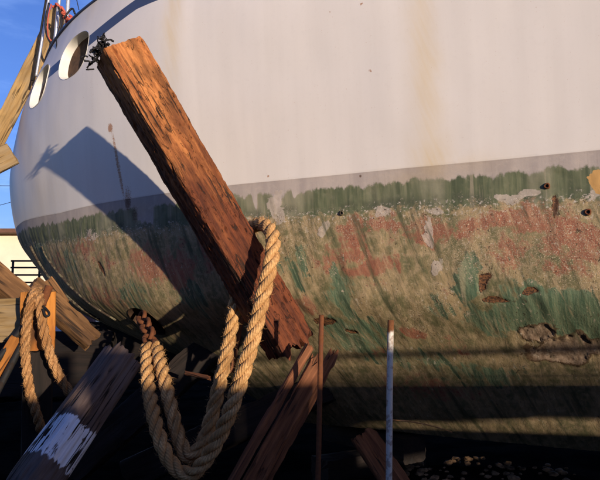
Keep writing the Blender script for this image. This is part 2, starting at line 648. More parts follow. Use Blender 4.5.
WLK = np.array([(3.7803, 2.5239), (2.7186, 2.4789), (2.0672, 2.4845), (1.5632, 2.4786), (1.1399, 2.4813), (0.5458, 2.4831), (-0.0798, 2.472), (-0.6259, 2.4653), (-1.2174, 2.4524), (-1.7183, 2.4451)])
WLK = WLK[np.argsort(WLK[:, 0])]
STK = np.array([(1.5206, 4.0541), (1.8, 3.9884), (2.1678, 3.9095), (2.4996, 3.8706), (2.8489, 3.852), (3.1347, 3.8608), (3.5305, 3.8811)])
STK = STK[np.argsort(STK[:, 0])]
below = np.interp(SG, WLK[:, 0], WLK[:, 1]) - Z
stripe = np.interp(SG, STK[:, 0], STK[:, 1]) - Z


_w3 = np.stack([SG, Z, 0 * Z], -1)
WA = fbm(_w3 * 7 + 3, 4) * .07 + fbm(_w3 * 30 + 17, 3) * .018
WB = fbm(_w3 * 7 + 31, 4) * .07 + fbm(_w3 * 30 + 57, 3) * .018


def blobs(L, hard=2.0, warp=1.0):
    out = np.zeros_like(SG)
    for (c0, z0, rs, rz, rot, amp) in L:
        k = np.abs(SG - c0) < (rs + rz) * 2.2
        wf = warp * min(1.0, 6 * min(rs, rz) + .25)
        a, b_ = SG - c0 + WA * wf, Z - z0 + WB * wf
        ca, sa = math.cos(rot), math.sin(rot)
        u_, v_ = (a * ca + b_ * sa) / rs, (-a * sa + b_ * ca) / rz
        out = np.maximum(out, np.where(k, amp * np.exp(-(u_ * u_ + v_ * v_) ** hard * .7), 0))
    return out


M_RED = blobs([
    (-0.4037, 1.864, 0.2279, 0.0746, -0.2, 1.0), (-0.4254, 2.1314, 0.2667, 0.0623, 0.0, 0.9), (-0.822, 2.064, 0.2414, 0.0829, 0.0, 0.85), (-1.3068, 2.1021, 0.2655, 0.0778, 0.0, 0.95), (-1.5796, 1.9495, 0.1674, 0.1601, 0.0, 0.8), (-1.2965, 1.9357, 0.1598, 0.122, 0.0, 0.6),
    (-0.1182, 1.9247, 0.1003, 0.1029, 0.0, 0.7), (-0.5578, 1.4494, 0.0752, 0.0413, 0.0, 1.0), (-0.2598, 1.3207, 0.0905, 0.0754, 0.0, 0.7), (0.1609, 1.6341, 0.1236, 0.0679, 0.0, 0.7), (-1.4878, 1.8404, 0.1215, 0.0486, 0.0, 0.9), (-0.2675, 2.0142, 0.1106, 0.1139, 0.0, 0.7),
    (2.373, 2.1561, 0.2549, 0.1181, 0.0, 0.6), (2.0278, 1.9996, 0.186, 0.0816, 0.0, 0.6), (1.4571, 1.9717, 0.2556, 0.1685, 0.0, 0.75), (2.251, 1.7213, 0.2705, 0.102, 0.0, 0.6), (1.1252, 1.8981, 0.1583, 0.1921, 0.0, 0.9), (1.8576, 1.6824, 0.15, 0.0815, 0.0, 0.6), (2.9212, 2.0496, 0.2178, 0.1058, 0.0, 0.6), (0.8303, 2.0326, 0.0885, 0.1722, 0.0, 0.7), (-0.8142, 1.3732, 0.1311, 0.0554, 0.0, 0.5), (-0.5308, 1.0237, 0.377, 0.1162, 0.0, 0.6)])
M_TEAL = blobs([
    (-1.4184, 1.6281, 0.326, 0.1127, 0.0, 1.0), (-0.9938, 1.7757, 0.0753, 0.1626, 0.0, 1.0), (-1.6252, 1.5443, 0.2026, 0.1254, 0.0, 1.0), (0.1084, 1.8802, 0.0755, 0.1455, 0.0, 0.8), (-0.1632, 1.7301, 0.0997, 0.2215, 0.0, 0.75), (-1.1387, 1.5405, 0.1964, 0.0972, 0.0, 0.85),
    (-0.1482, 1.4276, 0.2572, 0.1308, 0.0, 0.8), (0.2557, 1.9389, 0.0937, 0.0941, 0.0, 0.6), (-0.7962, 1.6, 0.1241, 0.0737, 0.0, 0.55), (2.7072, 1.9829, 0.1912, 0.1921, 0.0, 0.55), (1.7145, 1.6808, 0.2493, 0.1622, 0.0, 0.5), (3.3818, 2.2341, 0.2451, 0.1236, 0.0, 0.7), (-1.1998, 1.7427, 0.11, 0.0565, 0.0, 0.6), (-0.4666, 1.2539, 0.4388, 0.0758, 0.0, 0.5), (-0.9199, 1.164, 0.2678, 0.0901, 0.0, 0.7), (1.0343, 1.6744, 0.1724, 0.1491, 0.0, 0.6)])
M_PALE = blobs([
    (0.2632, 2.2783, 0.0706, 0.1155, 0.0, 1.1), (-0.0908, 2.1205, 0.0432, 0.0584, 0.3, 1.15), (-0.773, 2.0609, 0.0274, 0.0774, 0.0, 1.35), (-1.2491, 2.2246, 0.0864, 0.0253, 0.15, 1.1), (-1.3774, 2.2359, 0.0677, 0.0333, 0.0, 1.1), (-0.8113, 1.851, 0.0363, 0.0769, 0.5, 0.9), (-0.496, 2.2076, 0.0525, 0.0311, 0.0, 0.9),
    (-0.835, 2.1822, 0.0541, 0.0297, 0.0, 0.9), (2.1815, 2.2267, 0.1286, 0.0498, 0.0, 0.7), (-1.6673, 2.2103, 0.048, 0.0318, 0.0, 0.9)], 3.0)
M_CHIP = blobs([
    (-1.0843, 1.7621, 0.0283, 0.0688, 0.35, 1.1), (-1.1408, 1.6637, 0.0675, 0.0195, 0.0, 1.25), (-1.3256, 1.6957, 0.0427, 0.0179, 0.1, 1.2), (0.0218, 1.5105, 0.0846, 0.0354, 0.2, 1.2), (-0.1344, 1.456, 0.0451, 0.0144, 0.0, 1.0), (2.106, 1.9535, 0.0261, 0.074, -0.6, 1.2), (-1.5018, 2.1594, 0.0131, 0.0651, 0.25, 1.0)], 3.0)
M_SPECK = blobs([
    (0.0905, 2.0651, 0.3012, 0.2384, 0.0, 0.7), (-1.1389, 2.0281, 0.3337, 0.2045, 0.0, 0.8), (-1.5764, 1.8962, 0.3459, 0.1816, 0.0, 1.1), (-1.0224, 1.977, 0.2867, 0.1959, 0.0, 0.9), (-0.6089, 2.1378, 0.771, 0.0732, 0.0, 0.8), (-0.6702, 1.6, 0.3848, 0.1512, 0.0, 0.6), (-0.2438, 1.7927, 0.4194, 0.3916, 0.0, 0.35), (2.1142, 1.979, 1.1963, 0.2978, 0.0, 0.5), (-1.4643, 2.1241, 0.3053, 0.0436, 0.0, 0.8)], 1.0)
M_YEL = blobs([(-0.8163, 3.0349, 0.0728, 0.6582, 0.0, 0.75), (-0.8271, 2.4944, 0.0967, 0.1547, 0.0, 0.9), (1.0925, 3.7726, 0.0712, 0.3949, 0.0, 0.8), (2.7988, 3.0642, 0.1956, 0.4574, 0.0, 0.3), (1.7564, 2.3868, 0.5264, 0.0399, 0.0, 0.35), (-0.748, 2.3945, 0.1726, 0.0543, 0.0, 0.6), (-1.0484, 2.4399, 0.1712, 0.0579, 0.0, 0.35), (3.1335, 3.2735, 0.1686, 1.0744, 0.0, 0.28), (2.2986, 4.301, 0.1162, 0.1444, 0.0, 0.5)], 1.0, .3)
M_RUST = blobs([(1.8263, 3.0753, 0.029, 0.0363, 0.0, 1.2), (1.7479, 2.7635, 0.0203, 0.3017, -0.2, 0.85), (1.6485, 2.4718, 0.0489, 0.1103, 0.0, 0.7), (2.0575, 3.4808, 0.0182, 0.2231, 0.0, 0.25), (-0.4673, 3.0929, 0.008, 0.0074, 0.0, 1.2), (-0.4383, 3.5218, 0.0087, 0.0063, 0.0, 1.2), (-0.2157, 3.5221, 0.0071, 0.0065, 0.0, 1.0), (0.3145, 2.5157, 0.0096, 0.0068, 0.0, 1.0), (-1.4965, 2.1544, 0.0121, 0.0542, 0.25, 1.1), (1.5725, 2.3457, 0.0595, 0.0939, 0.0, 0.6), (-0.3606, 2.4464, 0.0102, 0.0126, 0.0, 0.8)], 1.5, .1)
M_OCHRE = blobs([(-1.7039, 2.2656, 0.0474, 0.0583, 0.0, 1.2)], 4.0)

# low unfairness of the plating, and the thick flaking scar low on the side
q = np.stack([SG * 1.1, Z * 1.0, 0 * Z + 3], -1)
disp = fbm(q, 3) * .006
lay = sstep(.35, .75, M_PALE) * .004
scar = blobs([(-1.4991, 1.3609, 0.2545, 0.0896, -0.2, 1.0), (-1.3499, 1.4701, 0.1004, 0.0554, -0.3, 1.0)], 2.5)
scar *= .35 + .65 * sstep(1.2016, 1.3609, Z)
rim = np.exp(-((scar - .45) / .16) ** 2)
disp += np.where(below > .5, .005 * rim - .006 * sstep(.6, .9, scar), 0)
chipd = sstep(.4, .8, M_CHIP + .35 * fbm(np.stack([SG * 40, Z * 40, 0 * Z], -1), 3))
disp -= np.where(below > .05, chipd * .006, 0)
disp += np.where(below > .1, fbm(np.stack([SG * 9, Z * 5, 0 * Z + 9], -1), 4) * .004, 0)
disp += np.where(below > 0.0, -.002, 0)
dXs, dXz = np.gradient(X)[1], np.gradient(X)[0]
dYs, dYz = np.gradient(Y)[1], np.gradient(Y)[0]
dZz = np.gradient(Z)[0]
NX, NY, NZc = dYs * dZz, -dXs * dZz, dXs * dYz - dYs * dXz
nl_ = np.sqrt(NX ** 2 + NY ** 2 + NZc ** 2) + 1e-9
sgn = np.sign(NX * -AX_M[0] + NY * -AX_M[1]); sgn[sgn == 0] = 1
flip = -1.0 if np.median((NX * -AX_M[0] + NY * -AX_M[1])[:, :300]) < 0 else 1.0
NX, NY, NZc = flip * NX / nl_, flip * NY / nl_, flip * NZc / nl_
taper = sstep(0, 6, NC - 1 - np.arange(NC))[None]
X = X + NX * disp * taper; Y = Y + NY * disp * taper; Z = Z + NZc * disp * taper
BASEZ = np.repeat(ZR[:, None], NC, 1) + CAM_Z

# openings: two oval ports in the bulwark and one low aperture, (girth, height, half width, half height, power)
HOLES = [(2.4356, 3.8596, .27, .215, 2.5), (3.2734, 3.8075, .27, .215, 2.5), (1.7976, 1.4988, .19, .115, 2.2)]
drop = np.zeros((NZ, NC), bool)
for (c0, z0, rs, rz, pw) in HOLES:
    a, b_ = (SG - c0) / rs, (BASEZ - z0) / rz
    rr = (np.abs(a) ** pw + np.abs(b_) ** pw) ** (1 / pw)
    drop |= rr < 1
ii, jj = np.meshgrid(np.arange(NZ - 1), np.arange(NC - 1), indexing='ij')
fd = drop[:-1, :-1] & drop[1:, :-1] & drop[:-1, 1:] & drop[1:, 1:]
# pull the border of each opening onto its true outline
keepface = ~fd
used = np.zeros((NZ, NC), bool)
for di in (0, 1):
    for dj in (0, 1):
        used[di:NZ - 1 + di, dj:NC - 1 + dj] |= keepface
bord = used & drop
rings = []
for (c0, z0, rs, rz, pw) in HOLES:
    a, b_ = (SG - c0) / rs, (BASEZ - z0) / rz
    rr = (np.abs(a) ** pw + np.abs(b_) ** pw) ** (1 / pw)
    bb = bord & (rr < 1) & (rr > .2)
    iz, ic = np.nonzero(bb)
    XYZ = np.stack([X, Y, Z], -1)
    dS = XYZ[iz, np.minimum(ic + 1, NC - 1)] - XYZ[iz, ic]
    dS /= (SG[iz, np.minimum(ic + 1, NC - 1)] - SG[iz, ic])[:, None]
    dV = (XYZ[np.minimum(iz + 1, NZ - 1), ic] - XYZ[iz, ic]) / (ZR[1] - ZR[0])
    k2 = (1 / rr[iz, ic] - 1)[:, None]
    new = XYZ[iz, ic] + dS * (SG[iz, ic] - c0)[:, None] * k2 + dV * (BASEZ[iz, ic] - z0)[:, None] * k2
    X[iz, ic], Y[iz, ic], Z[iz, ic] = new[:, 0], new[:, 1], new[:, 2]

BOAT_AT = (0.6, 4.8, 0.6)
boat = empty('boat', BOAT_AT)
tag(boat, 'large white boat hull with flaking green and red bottom paint, propped on timbers', 'boat')

Vn = np.stack([X, Y, Z], -1).reshape(-1, 3) - np.array(BOAT_AT)
idx = np.arange(NZ * NC).reshape(NZ, NC)
quads = np.stack([idx[:-1, :-1], idx[:-1, 1:], idx[1:, 1:], idx[1:, :-1]], -1)[keepface]
if flip > 0: quads = quads[:, ::-1]
# far side, coarser
cz = np.unique(np.concatenate([np.arange(0, NZ, 10), [NZ - 1]]))
cc = np.unique(np.concatenate([np.arange(0, NC, 10), [NC - 1]]))
Xf, Yf, Zf, sf, nf, sgf = hull_grid(ZR[cz], S_LIN, PHI)
sf, nf = sf[:, cc], 2 * BM - nf[:, cc]
Vf = np.stack([AX_U[0] * sf + AX_M[0] * nf, D0 + AX_U[1] * sf + AX_M[1] * nf, np.repeat(ZR[cz][:, None], len(cc), 1) + CAM_Z], -1)
idf = np.arange(len(cz) * len(cc)).reshape(len(cz), len(cc)) + NZ * NC
qf = np.stack([idf[:-1, :-1], idf[1:, :-1], idf[1:, 1:], idf[:-1, 1:]], -1).reshape(-1, 4)
if flip > 0: qf = qf[:, ::-1]
# bottom and after end
nb = len(cc)
qb = np.stack([idx[0, cc][:-1], idf[0][:-1], idf[0][1:], idx[0, cc][1:]], -1)
qe = np.stack([idx[cz, 0][:-1], idx[cz, 0][1:], idf[1:, 0], idf[:-1, 0]], -1)
V = np.vstack([Vn, Vf.reshape(-1, 3) - np.array(BOAT_AT)])
Q = np.vstack([quads, qf, qb, qe]).astype(np.int32)
me = bpy.data.meshes.new('hull')
me.vertices.add(len(V)); me.vertices.foreach_set('co', V.astype(np.float32).ravel())
me.loops.add(Q.size); me.loops.foreach_set('vertex_index', Q.ravel())
me.polygons.add(len(Q)); me.polygons.foreach_set('loop_start', np.arange(0, Q.size, 4, dtype=np.int32))
me.polygons.foreach_set('use_smooth', np.ones(len(Q), bool))
me.update(calc_edges=True)
nfv = Vf.reshape(-1, 3)


def put_attr(name, near, far):
    a = me.attributes.new(name, 'FLOAT_VECTOR', 'POINT')
    a.data.foreach_set('vector', np.vstack([near.reshape(-1, 3), far.reshape(-1, 3)]).astype(np.float32).ravel())


zero = np.zeros_like(nfv)
put_attr('hc', np.stack([SG, BASEZ, below], -1), np.stack([sgf[:, cc].ravel(), nfv[:, 2], 2.47 - nfv[:, 2]], -1))
put_attr('ma', np.stack([M_RED, M_TEAL, M_PALE], -1), zero)
put_attr('mb', np.stack([M_CHIP, M_SPECK, M_YEL], -1), zero)
put_attr('md', np.stack([scar, scar * 0, scar * 0], -1), zero)
put_attr('mc', np.stack([M_RUST, M_OCHRE, stripe], -1), zero + np.array([0, 0, 9.]))

k = NT('hull_paint')
hc = k.xyz(k.attr('hc').outputs['Vector'])
ma = k.xyz(k.attr('ma').outputs['Vector'])
mb = k.xyz(k.attr('mb').outputs['Vector'])
mc = k.xyz(k.attr('mc').outputs['Vector'])
md = k.xyz(k.attr('md').outputs['Vector'])
p2 = k.vec(hc[0], hc[1], 0.0)
ps = k.vec(k.sub(hc[0], k.mul(hc[1], .34)), hc[1], 0.0)      # streaks run aft as they run down
B = hc[2]
n1 = k.noise(p2, 5, 4, .6)
n2 = k.noise(p2, 22, 5, .65)
n3 = k.noise(p2, 85, 2, .6)
st = k.noise(k.map(ps, (22, 2.0, 1)), 1.0, 4, .6, .2)
st2 = k.noise(k.map(p2, (85, 4.5, 1), (4, 4, 0)), 1.0, 4, .6)
stw = k.noise(k.map(p2, (6, .35, 1), (2, 1, 0)), 1.0, 4, .55)
# white topsides
white = k.mix(k.ss(stw, .35, .68), (.71, .67, .615), (.675, .635, .58))
white = k.mix(k.mul(k.ss(n2, .5, .75), .10), white, (.50, .46, .42))
white = k.mix(k.mul(mb[2], k.ss(st, .25, .75, .35, .9)), white, (.64, .51, .30))
wr = k.ss(k.add(mc[0], k.add(k.mul(k.sub(n3, .5), 1.8), k.mul(k.sub(st2, .5), .8))), .30, .85)
white = k.mix(k.mul(wr, .85), white, (.34, .15, .05))
# small fly-specks and scuffs

# dark blue cove line
cov = k.mul(k.ss(mc[2], -.060, -.056), k.ss(mc[2], .056, .060, 1.0, 0.0))
white = k.mix(cov, white, (.050, .068, .125))
# grey boot band under the waterline
e1 = k.noise(k.map(p2, (9, .0, 1), (1, 0, 0)), 1.0, 3, .6)
eg = k.noise(k.map(p2, (3.2, .6, 1), (8, 0, 0)), 1.0, 3, .6)
band = k.mix(k.ss(stw, .4, .62), (.44, .385, .34), (.36, .315, .285))
band = k.mix(k.mul(k.ss(n2, .45, .75), .35), band, (.52, .45, .38))
band = k.mix(k.mul(mb[2], .5), band, (.46, .34, .16))
# brushed green at the top of the antifouling
sv = k.noise(k.map(p2, (17, .7, 1), (6, 2, 0)), 1.0, 3, .5)
grn = k.mix(k.ss(k.add(k.mul(st2, .45), k.mul(sv, .55)), .36, .66), (.085, .105, .056), (.18, .19, .108))
grn = k.mix(k.mul(k.ss(sv, .50, .64), .8), grn, (.058, .078, .042))
grn = k.mix(k.mul(k.ss(n2, .5, .7), .3), grn, (.23, .22, .14))
grn = k.mix(k.mul(k.ss(eg, .46, .64), .75), grn, (.30, .28, .19))
grn = k.mix(k.mul(k.ss(k.noise(k.map(p2, (30, .8, 1), (3, 9, 0)), 1.0, 2, .5), .60, .68), .6), grn, (.36, .31, .22))
grn = k.mix(k.mul(k.mul(k.ss(B, .15, .21), k.ss(n1, .45, .6)), .6), grn, (.06, .07, .045))
tan = k.mix(k.ss(k.add(k.mul(n1, .6), k.mul(st, .4)), .38, .62), (.135, .130, .062), (.37, .275, .145))
tan = k.mix(k.mul(k.ss(n2, .42, .66), .6), tan, (.46, .345, .205))
tan = k.mix(k.mul(k.ss(st2, .5, .72), .4), tan, (.12, .125, .07))
# red primer
rm = k.ss(k.add(k.mul(ma[0], .85), k.add(k.mul(k.sub(n1, .5), 1.5), k.add(k.mul(k.sub(st, .5), .9), k.mul(k.sub(n2, .5), 1.7)))), .30, .70)
redc = k.mix(k.ss(n2, .35, .65), (.35, .125, .075), (.24, .078, .048))
redc = k.mix(k.mul(k.ss(st, .45, .7), .5), redc, (.40, .25, .15))
tan = k.mix(k.mul(rm, .85), tan, redc)
# teal
lwsh0 = k.noise(k.map(p2, (16, 1.2, 1), (21, 3, 0)), 1.0, 3, .55)
tm = k.ss(k.add(k.mul(ma[1], .9), k.add(k.mul(k.sub(st, .5), 1.6), k.add(k.mul(k.sub(n1, .5), .9), k.mul(k.sub(n2, .5), 1.0)))), .33, .60)
tealc = k.mix(k.ss(st2, .35, .65), (.066, .132, .078), (.175, .225, .130))
tealc = k.mix(k.ss(st, .50, .68), tealc, (.030, .070, .042))
tealc = k.mix(k.mul(k.ss(lwsh0, .56, .68), .6), tealc, (.36, .31, .19))
tan = k.mix(k.mul(tm, .92), tan, tealc)
# where the brushed green gives way
ge = k.add(B, k.mul(k.sub(n2, .5), .16))
ge = k.add(ge, k.mul(k.sub(n1, .5), .12))
gsel = k.ss(ge, .235, .275)
low = k.mix(gsel, grn, tan)
top_e = k.add(.078, k.add(k.mul(k.sub(e1, .5), .17), k.mul(k.sub(n2, .5), .03)))
top_e = k.add(top_e, k.mul(k.ss(eg, .60, .68), .12))
topm = k.ss(k.sub(k.add(B, k.mul(k.sub(n3, .5), .02)), top_e), -.006, .016)
low = k.mix(topm, band, low)
# pale bared patches
pm = k.ss(k.add(ma[2], k.add(k.mul(k.sub(n2, .5), 1.7), k.mul(k.sub(n3, .5), .7))), .55, .72)
palec = k.mix(k.ss(n2, .4, .66), (.50, .43, .36), (.40, .34, .28))
low = k.mix(k.mul(pm, .75), low, palec)
# pits and barnacle scars
sp = k.noise(p2, 120, 3, .7)
sp_b = k.noise(k.map(p2, (1, 1, 1), (3.3, 1.7, 0)), 75, 3, .75)
spn = k.ss(k.add(mb[1], k.add(k.mul(k.sub(n1, .5), 1.3), k.mul(k.sub(n2, .5), .9))), .38, .75)
spk = k.mul(k.ss(sp, .53, .62), spn)
low = k.mix(k.mul(spk, .85), low, (.62, .50, .33))
dk = k.mul(k.ss(sp_b, .60, .68), k.ss(k.add(k.mul(spn, .35), n2), .62, .85))
low = k.mix(k.mul(dk, .85), low, (.045, .030, .020))
# ragged flakes along the edge of the green
ed = k.mul(k.ss(ge, .20, .235), k.ss(ge, .28, .33, 1.0, 0.0))
fk = k.mul(ed, k.ss(k.noise(p2, 48, 5, .7), .55, .62))
low = k.mix(k.mul(fk, .8), low, (.56, .50, .42))
fk2 = k.mul(ed, k.ss(k.noise(k.map(p2, (1, 1, 1), (9, 9, 0)), 42, 5, .7), .60, .66))
low = k.mix(k.mul(fk2, .85), low, (.05, .035, .025))
# broken filler: a tan scar with a brown rim
sc_ = k.add(md[0], k.add(k.mul(k.sub(n2, .5), .7), k.mul(k.sub(n3, .5), .3)))
scc = k.mix(k.ss(k.add(n2, k.mul(st, .3)), .5, .78), (.40, .29, .20), (.17, .11, .072))
low = k.mix(k.mul(k.ss(sc_, .42, .52), .9), low, scc)
low = k.mix(k.mul(k.mul(k.ss(sc_, .26, .36), k.ss(sc_, .48, .58, 1.0, 0.0)), .85), low, (.10, .055, .028))
# small flakes everywhere below the green
fl1 = k.noise(k.map(p2, (1.0, .75, 1), (5, 2, 0)), 36, 5, .72, .4)
fgate = k.ss(k.add(n1, k.mul(mb[1], .12)), .47, .60)
low = k.mix(k.mul(k.mul(k.ss(fl1, .595, .635), fgate), k.mul(gsel, .8)), low, (.50, .42, .31))
low = k.mix(k.mul(k.mul(k.ss(fl1, .40, .365), fgate), k.mul(gsel, .85)), low, (.055, .036, .022))
# dark weed wash
wsh = k.noise(k.map(ps, (15, 1.6, 1), (7, 3, 0)), 1.0, 5, .62)
low = k.mix(k.mul(k.mul(k.ss(wsh, .52, .68), gsel), .75), low, (.055, .068, .034))
lwsh = k.noise(k.map(ps, (19, 2.4, 1), (1, 13, 0)), 1.0, 5, .62)
low = k.mix(k.mul(k.mul(k.ss(lwsh, .56, .68), gsel), .6), low, (.46, .34, .195))
# rust chips
cmx = k.ss(k.add(mb[0], k.add(k.mul(k.sub(n2, .5), 1.0), k.mul(k.sub(n3, .5), .6))), .48, .60)
chc = k.mix(k.ss(n3, .4, .6), (.21, .095, .04), (.06, .034, .02))
low = k.mix(cmx, low, chc)
wr2 = k.ss(k.add(mc[0], k.mul(k.sub(n3, .5), .5)), .4, .7)
low = k.mix(k.mul(wr2, .85), low, (.09, .045, .025))
oc = k.ss(k.add(mc[1], k.mul(k.sub(n2, .5), .3)), .48, .54)
low = k.mix(oc, low, (.50, .29, .10))
low = k.mix(k.mul(k.ss(st2, .55, .8), .35), low, k.mix(1.0, low, (.45, .45, .40), 'MULTIPLY'))
isb = k.ss(B, -.0025, .0025)
col = k.mix(isb, white, low)
hgt = k.add(k.mul(k.mul(isb, k.ss(gsel, 0.0, 1.0, .3, 1.0)), k.add(k.add(k.mul(gsel, -.5), k.mul(pm, -.5)), k.add(k.mul(n2, .9), k.add(k.mul(cmx, -1.4), k.mul(n3, .5))))), k.mul(isb, -.3))
hgt = k.add(hgt, k.mul(k.add(spk, dk), -.6))
rough = k.mix(isb, (.42, .42, .42), (.72, .72, .72))
MAT['hull'] = k.done(col, rough, k.bump(hgt, .55, .006))
me.materials.append(MAT['hull'])
hull = bpy.data.objects.new('hull', me)
COL.objects.link(hull)
hull.parent = boat


def hull_pt(c0, z0):
    """point and outward normal of the near side at girth c0 and height z0"""
    iz = int(np.clip(np.searchsorted(ZR + CAM_Z, z0), 1, NZ - 1))
    row = SG[iz]
    f = np.interp(c0, row, np.arange(NC))
    j = int(f); t = f - j; j2 = min(j + 1, NC - 1)
    tz = (z0 - (ZR[iz - 1] + CAM_Z)) / (ZR[1] - ZR[0])
    g = lambda A: (A[iz - 1, j] * (1 - t) + A[iz - 1, j2] * t) * (1 - tz) + (A[iz, j] * (1 - t) + A[iz, j2] * t) * tz
    return np.array([g(X0), g(Y0), z0]), np.array([g(NX), g(NY), g(NZc)])


X0, Y0 = hull_grid(ZR, S_LIN, PHI)[:2]


def pocket(name, h, depth, mat, back, lip=.012):
    c0, z0, rs, rz, pw = h
    n = 56
    rows = [(1.0, .004), (.985, -.004), (.975, -.02), (.97, -depth * .5), (.96, -depth)]
    V, F = [], []
    _, nc = hull_pt(c0, z0)
    nc = np.array([nc[0], nc[1], 0]); nc /= np.linalg.norm(nc)
    for sc, dp in rows:
        for i in range(n):
            a = 2 * math.pi * i / n
            ca, sa = math.cos(a), math.sin(a)
            r_ = (abs(ca) ** pw + abs(sa) ** pw) ** (-1 / pw) * sc
            p, nn = hull_pt(c0 + rs * ca * r_, z0 + rz * sa * r_)
            V.append(p + nc * dp)
    for r_ in range(len(rows) - 1):
        for i in range(n):
            F.append((r_ * n + i, (r_ + 1) * n + i, (r_ + 1) * n + (i + 1) % n, r_ * n + (i + 1) % n))
    V = np.array(V)
    ob = mesh_obj(name, V, F, mat, boat)
    inner = V[-n:]
    c = inner.mean(axis=0)
    V2 = [tuple(v) for v in inner - nc * .0] + [tuple(c - nc * .03)]
    bk = mesh_obj('port_back', V2, [(i, (i + 1) % n, n) for i in range(n)], back, boat)  # dark cap painted as the unlit interior behind the opening
    bk.parent = ob
    bk.location = (0, 0, 0)
    return ob


pocket('bulwark_port', HOLES[0], .08, MAT['white_in'], MAT['hole_dark'])
pocket('bulwark_port', HOLES[1], .08, MAT['white_in'], MAT['hole_dark'])
ap = pocket('stern_aperture', HOLES[2], .16, MAT['hole_dark'], MAT['black'])
ap['label'] = 'dark arched opening low in the rounded end of the hull'

# cap rail along the sheer
top = np.stack([X0[-1], Y0[-1], np.full(NC, ZR[-1] + CAM_Z + .012)], -1)[::6]
bot_in = np.array([AX_M[0], AX_M[1], 0])
v, f = tube_mesh(top, .016, 8)
mesh_obj('cap_rail', v, f, MAT['blue_paint'], boat)
# deck inside the bulwark
dk_z = 1.85
Xd, Yd, Zd, sd, nd, _ = hull_grid(np.array([dk_z]), S_LIN, PHI)
near_d = np.stack([Xd[0], Yd[0], Zd[0]], -1)[::8]
nfd = 2 * BM - nd[0][::8]
far_d = np.stack([AX_U[0] * sd[0][::8] + AX_M[0] * nfd, D0 + AX_U[1] * sd[0][::8] + AX_M[1] * nfd, Zd[0][::8]], -1)
c_d = (near_d + far_d) / 2
near_d = c_d + (near_d - c_d) * .97
far_d = c_d + (far_d - c_d) * .97
m_ = len(near_d)
mesh_obj('deck', np.vstack([near_d, far_d]), [(i, i + 1, m_ + i + 1, m_ + i) for i in range(m_ - 1)], MAT['deck'], boat, smooth=False)

# bands running down the stem
for pts, rad in (([(-2.8111, 6.2351, 2.2643), (-2.7664, 6.2382, 2.1807), (-2.6471, 6.1971, 2.0211), (-2.4244, 6.0251, 1.8289), (-2.1547, 5.8575, 1.6482), (-1.9485, 5.8952, 1.5129)], .022), ([(-2.5512, 5.8999, 2.2286), (-2.5111, 5.9102, 2.1303), (-2.3656, 5.8116, 1.9852), (-2.1667, 5.6644, 1.8246), (-1.9013, 5.5166, 1.6454), (-1.6795, 5.5242, 1.5093)], .012)):
    tube('stem_band', pts, rad, MAT['stem'] if 'stem' in MAT else MAT['brown_wood'], boat, .03, 8, .12)


def fitting(c, r, mat1, mat2, name):
    p, nn = hull_pt(*c)
    m = frame_from(nn, (0, 0, 1))
    V, F = [], []
    prof = [(r, -.002), (r, .006), (r * .8, .010), (r * .55, .010), (r * .5, .002), (r * .45, -.004)]
    n = 20
    for rr_, hh in prof:
        for i in range(n):
            a = 2 * math.pi * i / n
            w_ = rr_ * (1 + .08 * math.sin(3 * a + r * 900))
            V.append(Vector(p) + m @ Vector((math.cos(a) * w_, math.sin(a) * w_, hh)))
    for j in range(len(prof) - 1):
        for i in range(n):
            F.append((j * n + i, j * n + (i + 1) % n, (j + 1) * n + (i + 1) % n, (j + 1) * n + i))
    ob = mesh_obj(name, V, F, mat1, boat)
    pl = [Vector(p) + m @ Vector((math.cos(2 * math.pi * i / n) * r * .47, math.sin(2 * math.pi * i / n) * r * .47, .0015)) for i in range(n)]
    c2 = mesh_obj('plug', pl, [tuple(range(n))], mat2, boat)
    c2.parent = ob
    c2.location = (0, 0, 0)
    return ob


fitting((-1.4573, 2.2784), .017, MAT['rust'], MAT['black'], 'skin_fitting')
fitting((-1.6528, 2.1209), .018, MAT['rust'], MAT['black'], 'skin_fitting')
fitting((-0.2248, 2.2215), .016, MAT['stem'], MAT['black'], 'skin_fitting')

# ------------------------------------------------------------------ the leaning baulk
bk_A, bk_B = Vector((-1.0683, 3.458, 3.2096)), Vector((0.0, 3.8069, 1.3824))
bk_n = Vector((0.4574, -0.8837, 0.0987))
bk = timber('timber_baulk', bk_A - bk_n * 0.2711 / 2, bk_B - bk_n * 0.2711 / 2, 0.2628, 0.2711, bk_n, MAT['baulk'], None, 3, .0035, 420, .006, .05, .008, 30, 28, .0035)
tag(bk, 'thick orange-brown baulk with cracked face leaning across the white hull', 'timber')

# black weed and line caught on its upper corner
weed_pts = [(-1.2028, 3.5, 3.2131), (-1.2322, 3.52, 3.171), (-1.2557, 3.54, 3.1285), (-1.2893, 3.55, 3.1135), (-1.3164, 3.56, 3.0856)]
wd = empty('weed_tangle', weed_pts[0])
tag(wd, 'black tangle of line and weed caught on the top corner of the baulk', 'tangle')
rw = random.Random(5)
for i in range(70):
    a = Vector(weed_pts[min(3, int(abs(rw.gauss(0, 1.7))))])
    pts = [a + Vector((rw.uniform(-.03, .03), rw.uniform(-.04, .04), rw.uniform(-.03, .03)))]
    dirv = Vector((-.3, 0, -.3)) + Vector((rw.uniform(-1, 1), rw.uniform(-1, 1), rw.uniform(-1, 1))) * .9
    for j in range(5):
        dirv += Vector((rw.uniform(-1, 1), rw.uniform(-1, 1), rw.uniform(-1, 1))) * .8
        pts.append(pts[-1] + dirv.normalized() * rw.uniform(.006, .016))
    tube('strand', [tuple(p) for p in pts], rw.uniform(.0025, .0065), MAT['weed'], wd, .006, 6, .4, i)
tube('strand', weed_pts, .007, MAT['weed'], wd, .006, 7, .8, 3)
tube('strand', [(-1.2028, 3.5, 3.2131), (-1.2073, 3.5, 3.2515), (-1.2024, 3.5, 3.2836)], .0025, MAT['weed'], wd, .006, 5)

